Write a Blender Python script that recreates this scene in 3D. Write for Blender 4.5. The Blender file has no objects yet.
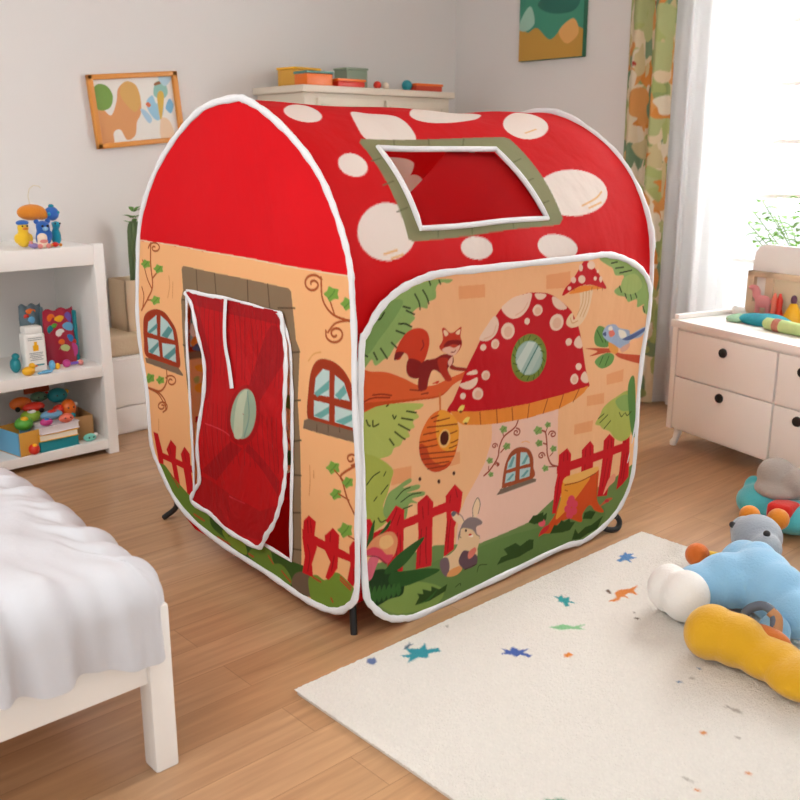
import bpy, bmesh, math, random
import numpy as np
from mathutils import Vector, Matrix, Euler
S = bpy.context.scene
COL = S.collection
PI = math.pi
R = math.radians

# ------------------------------------------------------------------ camera, world, lights, exposure
YAW = 47.711
cd = bpy.data.cameras.new('camera'); cam = bpy.data.objects.new('camera', cd); COL.objects.link(cam)
cam.location = (0, 0, 1.35)
cam.rotation_euler = (R(90) - math.atan(250 / 950), 0, R(YAW - 90))
cd.sensor_width = 36; cd.lens = 36 * 950 / 800; cd.clip_start = .05
cd.dof.use_dof = True; cd.dof.focus_distance = 2.95; cd.dof.aperture_fstop = 4.5
S.camera = cam
S.view_settings.view_transform = 'Standard'; S.view_settings.look = 'None'
S.view_settings.gamma = 1; S.view_settings.use_curve_mapping = False
S.view_settings.exposure = 0.42
w = bpy.data.worlds.new('world'); S.world = w; w.use_nodes = True
bg = w.node_tree.nodes['Background']; bg.inputs[0].default_value = (.95, .98, 1.0, 1); bg.inputs[1].default_value = 1.0
def area(name, loc, target, sx, sy, power, col=(1, 1, 1)):
    l = bpy.data.lights.new(name, 'AREA'); l.shape = 'RECTANGLE'; l.size = sx; l.size_y = sy; l.energy = power; l.color = col
    o = bpy.data.objects.new(name, l); COL.objects.link(o); o.location = loc
    o.rotation_euler = (Vector(target) - Vector(loc)).to_track_quat('-Z', 'Y').to_euler(); return o
area('overhead_fill', (0.1, 2.0, 2.6), (1.2, 2.4, 0), 2.0, 2.4, 48, (1, .99, .98))  # unseen fill light, added to brighten the room and the tent's door side
area('window_daylight', (5.2, 1.64, 1.75), (1.5, 1.64, .6), 2.1, 1.6, 115, (.97, .99, 1))

# ------------------------------------------------------------------ materials
def lin(h):
    if not isinstance(h, str): return tuple(h)
    c = [int(h[i:i + 2], 16) / 255 for i in (0, 2, 4)]
    return tuple(x / 12.92 if x <= .04045 else ((x + .055) / 1.055) ** 2.4 for x in c)
MATS = {}
def mat(name, col='cccccc', rough=.6, bump=0, bscale=60, metal=0, sheen=0, transl=0, attr=None, var=0, vscale=3, spec=.5, trans=0, coat=0, bdist=.01, aniso=None, creases=None):
    if name in MATS: return MATS[name]
    m = bpy.data.materials.new(name); m.use_nodes = True; nt = m.node_tree; N = nt.nodes; L = nt.links
    b = N['Principled BSDF']; c = lin(col)
    b.inputs['Base Color'].default_value = (*c, 1); b.inputs['Roughness'].default_value = rough
    b.inputs['Metallic'].default_value = metal; b.inputs['Specular IOR Level'].default_value = spec
    if sheen: b.inputs['Sheen Weight'].default_value = sheen; b.inputs['Sheen Roughness'].default_value = .5
    if coat: b.inputs['Coat Weight'].default_value = coat
    if trans: b.inputs['Transmission Weight'].default_value = trans
    src = None
    tc = N.new('ShaderNodeTexCoord')
    if attr:
        a = N.new('ShaderNodeAttribute'); a.attribute_name = attr; src = a.outputs['Color']; L.new(src, b.inputs['Base Color'])
    elif var:
        n = N.new('ShaderNodeTexNoise'); n.inputs['Scale'].default_value = vscale; n.inputs['Detail'].default_value = 4
        L.new(tc.outputs['Object'], n.inputs['Vector'])
        mx = N.new('ShaderNodeMix'); mx.data_type = 'RGBA'
        mx.inputs['A'].default_value = (*[x * (1 - var) for x in c], 1); mx.inputs['B'].default_value = (*[min(1, x * (1 + var)) for x in c], 1)
        L.new(n.outputs['Fac'], mx.inputs['Factor']); src = mx.outputs['Result']; L.new(src, b.inputs['Base Color'])
    if bump:
        n = N.new('ShaderNodeTexNoise'); n.inputs['Scale'].default_value = bscale; n.inputs['Detail'].default_value = 5
        if aniso:
            mp = N.new('ShaderNodeMapping'); mp.inputs['Scale'].default_value = aniso
            L.new(tc.outputs['Object'], mp.inputs['Vector']); L.new(mp.outputs['Vector'], n.inputs['Vector'])
        else: L.new(tc.outputs['Object'], n.inputs['Vector'])
        bp = N.new('ShaderNodeBump'); bp.inputs['Strength'].default_value = bump; bp.inputs['Distance'].default_value = bdist
        L.new(n.outputs['Fac'], bp.inputs['Height']); L.new(bp.outputs['Normal'], b.inputs['Normal'])
        if creases:
            n2 = N.new('ShaderNodeTexNoise'); n2.inputs['Scale'].default_value = creases[0]; n2.inputs['Detail'].default_value = 3; n2.inputs['Distortion'].default_value = 1.2
            mp2 = N.new('ShaderNodeMapping'); mp2.inputs['Scale'].default_value = (1, 1, .45); mp2.inputs['Rotation'].default_value = (.4, .3, .2)
            L.new(tc.outputs['Object'], mp2.inputs['Vector']); L.new(mp2.outputs['Vector'], n2.inputs['Vector'])
            b2 = N.new('ShaderNodeBump'); b2.inputs['Strength'].default_value = creases[1]; b2.inputs['Distance'].default_value = .04; L.new(n2.outputs['Fac'], b2.inputs['Height']); L.new(b2.outputs['Normal'], bp.inputs['Normal'])
    if transl:
        t = N.new('ShaderNodeBsdfTranslucent'); t.inputs['Color'].default_value = (*c, 1)
        if src: L.new(src, t.inputs['Color'])
        ms = N.new('ShaderNodeMixShader'); ms.inputs['Fac'].default_value = transl
        L.new(b.outputs[0], ms.inputs[1]); L.new(t.outputs[0], ms.inputs[2]); L.new(ms.outputs[0], N['Material Output'].inputs['Surface'])
    MATS[name] = m; return m
white_paint = mat('white_paint', 'f2efea', .42, .03, 25)
wall_m = mat('wall_plaster', 'e0dcd8', .85, .08, 180, bdist=.002)
print_m = mat('printed_polyester', 'ffffff', .75, .3, 16, attr='print', transl=.33, sheen=.0, spec=.2, bdist=.012, creases=(3.0, .36))
flap_m = mat('printed_flap_fabric', 'ffffff', .65, .35, 14, attr='print', transl=.3, spec=.3, bdist=.014, creases=(5, .7))
red_m = mat('red_polyester', 'c80812', .7, .3, 12, transl=.25, spec=.12)
tape_m = mat('white_binding_tape', 'dad9da', .6, .35, 70, spec=.4, bdist=.004)
black_m = mat('black_plastic', '18181a', .4)
wood_lt = mat('light_wood', 'd9b98c', .5, .1, 30, var=.12, vscale=6)

# ------------------------------------------------------------------ object helpers
def tag(o, label=None, cat=None, group=None, kind=None):
    if label: o['label'] = label
    if cat: o['category'] = cat
    if group: o['group'] = group
    if kind: o['kind'] = kind
    return o
def empty(name, loc, rz=0):
    o = bpy.data.objects.new(name, None); COL.objects.link(o); o.location = loc; o.rotation_euler = (0, 0, rz); o.empty_display_size = .1
    return o
def link(name, bm, m, parent=None, smooth=True, angle=40, loc=None):
    me = bpy.data.meshes.new(name); bm.normal_update(); bm.to_mesh(me); bm.free()
    o = bpy.data.objects.new(name, me); COL.objects.link(o)
    for mm in (m if isinstance(m, (list, tuple)) else [m]): me.materials.append(mm)
    if smooth:
        me.polygons.foreach_set('use_smooth', [True] * len(me.polygons))
        me.set_sharp_from_angle(angle=R(angle))
    if parent: o.parent = parent
    if loc: o.location = loc
    return o
def struct(name, bm, m, **k):
    o = link(name, bm, m, **k); o['kind'] = 'structure'; return o
def box(bm, x0, x1, y0, y1, z0, z1, bev=0, seg=2, M=None, mi=0):
    g = bmesh.ops.create_cube(bm, size=1); vs = g['verts']
    for v in vs: v.co = Vector(((x0 + x1) / 2 + v.co.x * (x1 - x0), (y0 + y1) / 2 + v.co.y * (y1 - y0), (z0 + z1) / 2 + v.co.z * (z1 - z0)))
    fs = list({f for v in vs for f in v.link_faces})
    if bev:
        es = list({e for v in vs for e in v.link_edges})
        r = bmesh.ops.bevel(bm, geom=es, offset=bev, segments=seg, profile=.6, affect='EDGES'); fs = r['faces'] + [f for f in fs if f.is_valid]; vs = list({v for f in fs for v in f.verts})
    if M is not None:
        for v in vs: v.co = M @ v.co
    for f in fs:
        if f.is_valid: f.material_index = mi
    return vs
def nbox(*a, **k):
    bm = bmesh.new(); box(bm, *a, **k); return bm
def tube(bm, pts, r, n=10, closed=False, flat=None):
    """round tube through pts; r scalar or list; flat=(axis Vector, factor) squashes the section along axis"""
    P = [Vector(p) for p in pts]; N = len(P); rings = []; prev = None
    for i, p in enumerate(P):
        t = (P[(i + 1) % N] - P[i - 1]) if closed else (P[min(i + 1, N - 1)] - P[max(i - 1, 0)])
        t.normalize()
        if flat: a = flat[0] - t * flat[0].dot(t)
        elif prev is None: a = Vector((0, 0, 1)) if abs(t.z) < .9 else Vector((1, 0, 0)); a = a - t * a.dot(t)
        else: a = prev - t * prev.dot(t)
        a.normalize(); prev = a; b = t.cross(a); rr = r[i] if isinstance(r, (list, tuple)) else r
        f = flat[1] if flat else 1
        rings.append([bm.verts.new(p + a * (math.cos(2 * PI * k / n) * rr * f) + b * (math.sin(2 * PI * k / n) * rr)) for k in range(n)])
    for i in range(N if closed else N - 1):
        A = rings[i]; B = rings[(i + 1) % N]
        for k in range(n): bm.faces.new((A[k], A[(k + 1) % n], B[(k + 1) % n], B[k]))
    if not closed: bm.faces.new(rings[0][::-1]); bm.faces.new(rings[-1])
    return bm
def lathe(bm, prof, c=(0, 0, 0), n=24, M=None):
    rings = []
    for r, z in prof:
        rings.append([bm.verts.new(Vector((c[0] + r * math.cos(2 * PI * k / n), c[1] + r * math.sin(2 * PI * k / n), c[2] + z))) for k in range(n)])
    for A, B in zip(rings, rings[1:]):
        for k in range(n): bm.faces.new((A[k], A[(k + 1) % n], B[(k + 1) % n], B[k]))
    bm.faces.new(rings[0][::-1]); bm.faces.new(rings[-1])
    if M is not None:
        for rg in rings:
            for v in rg: v.co = M @ v.co
    return bm
def ell(bm, c, r, rot=(0, 0, 0), sub=3):
    g = bmesh.ops.create_icosphere(bm, subdivisions=sub, radius=1); M = Euler([R(a) for a in rot]).to_matrix()
    rr = r if isinstance(r, (tuple, list)) else (r, r, r)
    for v in g['verts']: v.co = Vector(c) + M @ Vector((v.co.x * rr[0], v.co.y * rr[1], v.co.z * rr[2]))
    return g['verts']
def blob(name, parts, m, parent=None, voxel=.007, smooth=8, lump=.0):
    """soft stuffed body: several ellipsoids fused into one continuous skin"""
    bm = bmesh.new()
    for p in parts: ell(bm, p[0], p[1], p[2] if len(p) > 2 else (0, 0, 0))
    o = link(name, bm, m, parent)
    md = o.modifiers.new('fuse', 'REMESH'); md.mode = 'VOXEL'; md.voxel_size = voxel; md.use_smooth_shade = True
    s = o.modifiers.new('soften', 'SMOOTH'); s.iterations = smooth; s.factor = .5
    return o
def catmull(pts, n=6, closed=True):
    P = np.array(pts, float); N = len(P); out = []
    for i in range(N if closed else N - 1):
        p1 = P[i]; p2 = P[(i + 1) % N]
        p0 = P[i - 1] if (closed or i > 0) else 2 * p1 - p2
        p3 = P[(i + 2) % N] if (closed or i < N - 2) else 2 * p2 - p1
        for k in range(n):
            t = k / n
            out.append(.5 * ((2 * p1) + (-p0 + p2) * t + (2 * p0 - 5 * p1 + 4 * p2 - p3) * t * t + (-p0 + 3 * p1 - 3 * p2 + p3) * t ** 3))
    if not closed: out.append(P[-1])
    return np.array(out)

# ------------------------------------------------------------------ fabric printing: flat artwork in millimetres, carried by a dense cloth grid
class Canvas:
    def __init__(s, u0, v0, u1, v1, res, base):
        s.u0, s.v0, s.res = u0, v0, res; s.W = int((u1 - u0) / res) + 1; s.H = int((v1 - v0) / res) + 1
        s.img = np.zeros((s.H, s.W, 3), np.float32); s.img[:] = lin(base)
    def inside(s, P):
        x = (P[:, 0] - s.u0) / s.res; y = (P[:, 1] - s.v0) / s.res
        x0 = max(0, int(x.min())); x1 = min(s.W, int(x.max()) + 2); y0 = max(0, int(y.min())); y1 = min(s.H, int(y.max()) + 2)
        if x1 <= x0 or y1 <= y0: return None
        gx = np.arange(x0, x1) + .003; gy = np.arange(y0, y1) + .003
        m = np.zeros((y1 - y0, x1 - x0), bool); n = len(x)
        for i in range(n):
            j = (i + 1) % n; ya, yb = y[i], y[j]
            if ya == yb: continue
            rows = (gy > min(ya, yb)) & (gy <= max(ya, yb))
            if not rows.any(): continue
            xs = x[i] + (gy[rows] - ya) * (x[j] - x[i]) / (yb - ya)
            m[rows] ^= gx[None, :] > xs[:, None]
        return x0, x1, y0, y1, m
    def fill(s, col, P):
        q = s.inside(P)
        if q is None: return
        x0, x1, y0, y1, m = q; s.img[y0:y1, x0:x1][m] = lin(col)
    def stroke(s, col, w, P):
        c = lin(col); P = (P - [s.u0, s.v0]) / s.res; h = w / s.res / 2
        for a, b in zip(P, P[1:]):
            x0 = max(0, int(min(a[0], b[0]) - h)); x1 = min(s.W, int(max(a[0], b[0]) + h) + 2)
            y0 = max(0, int(min(a[1], b[1]) - h)); y1 = min(s.H, int(max(a[1], b[1]) + h) + 2)
            if x1 <= x0 or y1 <= y0: continue
            gx, gy = np.meshgrid(np.arange(x0, x1), np.arange(y0, y1)); d = b - a; L = max(1e-6, d @ d)
            t = np.clip(((gx - a[0]) * d[0] + (gy - a[1]) * d[1]) / L, 0, 1)
            m = (gx - a[0] - t * d[0]) ** 2 + (gy - a[1] - t * d[1]) ** 2 <= h * h
            s.img[y0:y1, x0:x1][m] = c
    def draw(s, art):
        for it in art:
            if it[0] == 2:
                P = np.array(it[3:], float).reshape(-1, 2); s.stroke(it[1], it[2], catmull(P, 5, False) if len(P) > 2 else P)
            else:
                P = np.array(it[2:], float).reshape(-1, 2); s.fill(it[1], catmull(P, 6) if it[0] == 1 else P)
def cloth(name, cv, step, to3d, m, parent, keep=None, cut=None, off=(0, 0, 0)):
    """grid of cloth over the canvas, trimmed to outline keep, with hole cut; colour of the print goes to a vertex attribute"""
    k = int(round(step / cv.res)); H = (cv.H - 1) // k; Wd = (cv.W - 1) // k
    im = cv.img[:H * k, :Wd * k].reshape(H, k, Wd, k, 3).mean((1, 3))
    ok = np.ones((cv.H, cv.W), bool)
    if keep is not None:
        ok[:] = False; x0, x1, y0, y1, mk = cv.inside(keep); ok[y0:y1, x0:x1] = mk
    for c in (cut or []):
        x0, x1, y0, y1, mk = cv.inside(c); ok[y0:y1, x0:x1] &= ~mk
    ok = ok[:H * k, :Wd * k][k // 2::k, k // 2::k][:H, :Wd]
    gv, gu = np.meshgrid(np.arange(H), np.arange(Wd), indexing='ij')
    u = cv.u0 + (gu + .5) * step; v = cv.v0 + (gv + .5) * step
    f = ok[:-1, :-1] & ok[1:, :-1] & ok[:-1, 1:] & ok[1:, 1:]
    idx = -np.ones((H, Wd), int); used = np.zeros((H, Wd), bool)
    used[:-1, :-1] |= f; used[1:, :-1] |= f; used[:-1, 1:] |= f; used[1:, 1:] |= f
    idx[used] = np.arange(used.sum())
    co = to3d(u[used] / 1000., v[used] / 1000.) - np.array(off)
    F = np.stack([idx[:-1, :-1][f], idx[:-1, 1:][f], idx[1:, 1:][f], idx[1:, :-1][f]], 1)
    me = bpy.data.meshes.new(name); n = len(co); nf = len(F)
    me.vertices.add(n); me.vertices.foreach_set('co', co.astype(np.float32).ravel())
    me.loops.add(nf * 4); me.loops.foreach_set('vertex_index', F.astype(np.int32).ravel())
    me.polygons.add(nf); me.polygons.foreach_set('loop_start', np.arange(0, nf * 4, 4, dtype=np.int32)); me.update(calc_edges=True)
    me.polygons.foreach_set('use_smooth', np.ones(nf, bool))
    at = me.color_attributes.new('print', 'FLOAT_COLOR', 'POINT')
    c4 = np.ones((n, 4), np.float32); c4[:, :3] = im[used]; at.data.foreach_set('color', c4.ravel())
    me.materials.append(m); o = bpy.data.objects.new(name, me); COL.objects.link(o)
    if parent: o.parent = parent
    return o
def mm(l): return np.array(l, float).reshape(-1, 2)

# ------------------------------------------------------------------ the room
XW, YB, ZC = 4.56, 4.49, 2.65
floor_m = mat('oak_floor', 'b07d50', .3, .0, spec=.7)
def build_floor_mat():
    m = floor_m; nt = m.node_tree; N = nt.nodes; L = nt.links; b = N['Principled BSDF']
    tc = N.new('ShaderNodeTexCoord')
    br = N.new('ShaderNodeTexBrick'); br.inputs['Scale'].default_value = 1; br.inputs['Brick Width'].default_value = 1.9; br.inputs['Row Height'].default_value = .135
    br.inputs['Mortar Size'].default_value = .0011; br.inputs['Mortar Smooth'].default_value = .3; br.offset = .37
    br.inputs['Color1'].default_value = (*lin('c09872'), 1); br.inputs['Color2'].default_value = (*lin('b58b64'), 1); br.inputs['Mortar'].default_value = (*lin('96704c'), 1)
    L.new(tc.outputs['Object'], br.inputs['Vector'])
    mp = N.new('ShaderNodeMapping'); mp.inputs['Scale'].default_value = (1.2, 16, 1); L.new(tc.outputs['Object'], mp.inputs['Vector'])
    n = N.new('ShaderNodeTexNoise'); n.inputs['Scale'].default_value = 2.2; n.inputs['Detail'].default_value = 7; n.inputs['Distortion'].default_value = .6; L.new(mp.outputs['Vector'], n.inputs['Vector'])
    r = N.new('ShaderNodeValToRGB'); r.color_ramp.elements[0].color = (.80, .77, .74, 1); r.color_ramp.elements[1].color = (1.12, 1.12, 1.12, 1); r.color_ramp.elements[0].position = .3; r.color_ramp.elements[1].position = .7
    L.new(n.outputs['Fac'], r.inputs['Fac'])
    mx = N.new('ShaderNodeMix'); mx.data_type = 'RGBA'; mx.blend_type = 'MULTIPLY'; mx.inputs['Factor'].default_value = 1
    L.new(br.outputs['Color'], mx.inputs['A']); L.new(r.outputs['Color'], mx.inputs['B']); L.new(mx.outputs['Result'], b.inputs['Base Color'])
    bp = N.new('ShaderNodeBump'); bp.inputs['Strength'].default_value = .12; bp.inputs['Distance'].default_value = .003; L.new(n.outputs['Fac'], bp.inputs['Height']); L.new(bp.outputs['Normal'], b.inputs['Normal'])
build_floor_mat()
struct('floor', nbox(-1.6, XW + .1, -2.6, YB + .1, -.08, 0), floor_m, smooth=False)
struct('ceiling', nbox(-1.6, XW + .1, -2.6, YB + .1, ZC, ZC + .08), mat('ceiling_paint', 'f6f4f0', .9), smooth=False)
struct('wall_back', nbox(-1.6, XW, YB, YB + .12, 0, ZC), wall_m, smooth=False)
WY0, WY1, WZ0, WZ1 = .55, 2.62, .45, 2.35       # window opening in the right wall
bm = bmesh.new()
for a in ((XW, XW + .14, WY1, YB + .12, 0, ZC), (XW, XW + .14, -2.6, WY0, 0, ZC), (XW, XW + .14, WY0, WY1, 0, WZ0), (XW, XW + .14, WY0, WY1, WZ1, ZC)): box(bm, *a)
struct('wall_right', bm, wall_m, smooth=False)
struct('baseboard_back', nbox(-1.6, XW, YB - .014, YB, 0, .08, bev=.004), white_paint)
struct('baseboard_right', nbox(XW - .014, XW, -2.6, YB - .014, 0, .08, bev=.004), white_paint)
win = empty('window_1', (XW, (WY0 + WY1) / 2, WZ0)); win['kind'] = 'structure'
bm = bmesh.new(); cy = (WY0 + WY1) / 2
def wb(y0, y1, z0, z1, x0=.05, x1=.1): box(bm, x0, x1, y0 - cy, y1 - cy, z0 - WZ0, z1 - WZ0, bev=.004)
wb(WY0, WY0 + .06, WZ0, WZ1); wb(WY1 - .06, WY1, WZ0, WZ1); wb(WY0 + .001, WY1 - .001, WZ0 + .001, WZ0 + .06, .047, .103); wb(WY0 + .001, WY1 - .001, WZ1 - .06, WZ1 - .001, .047, .103); wb(cy - .04, cy + .04, WZ0 + .003, WZ1 - .003, .053, .097)
for z in (.8, 1.13, 1.39, 1.66, 1.95): wb(WY0, WY1 - .002, z - .012, z + .012, .065, .085)
link('window_frame', bm, white_paint, win)
glass = mat('window_glass', 'ffffff', .0, trans=1); glass.node_tree.nodes['Principled BSDF'].inputs['IOR'].default_value = 1.02
link('pane', nbox(.072, .078, WY0 + .05 - cy, WY1 - .05 - cy, .05, WZ1 - WZ0 - .05), glass, win, smooth=False)
link('window_sill', nbox(-.09, .06, WY0 - .05 - cy, WY1 + .05 - cy, -.035, -.003, bev=.006), white_paint, win)

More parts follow.
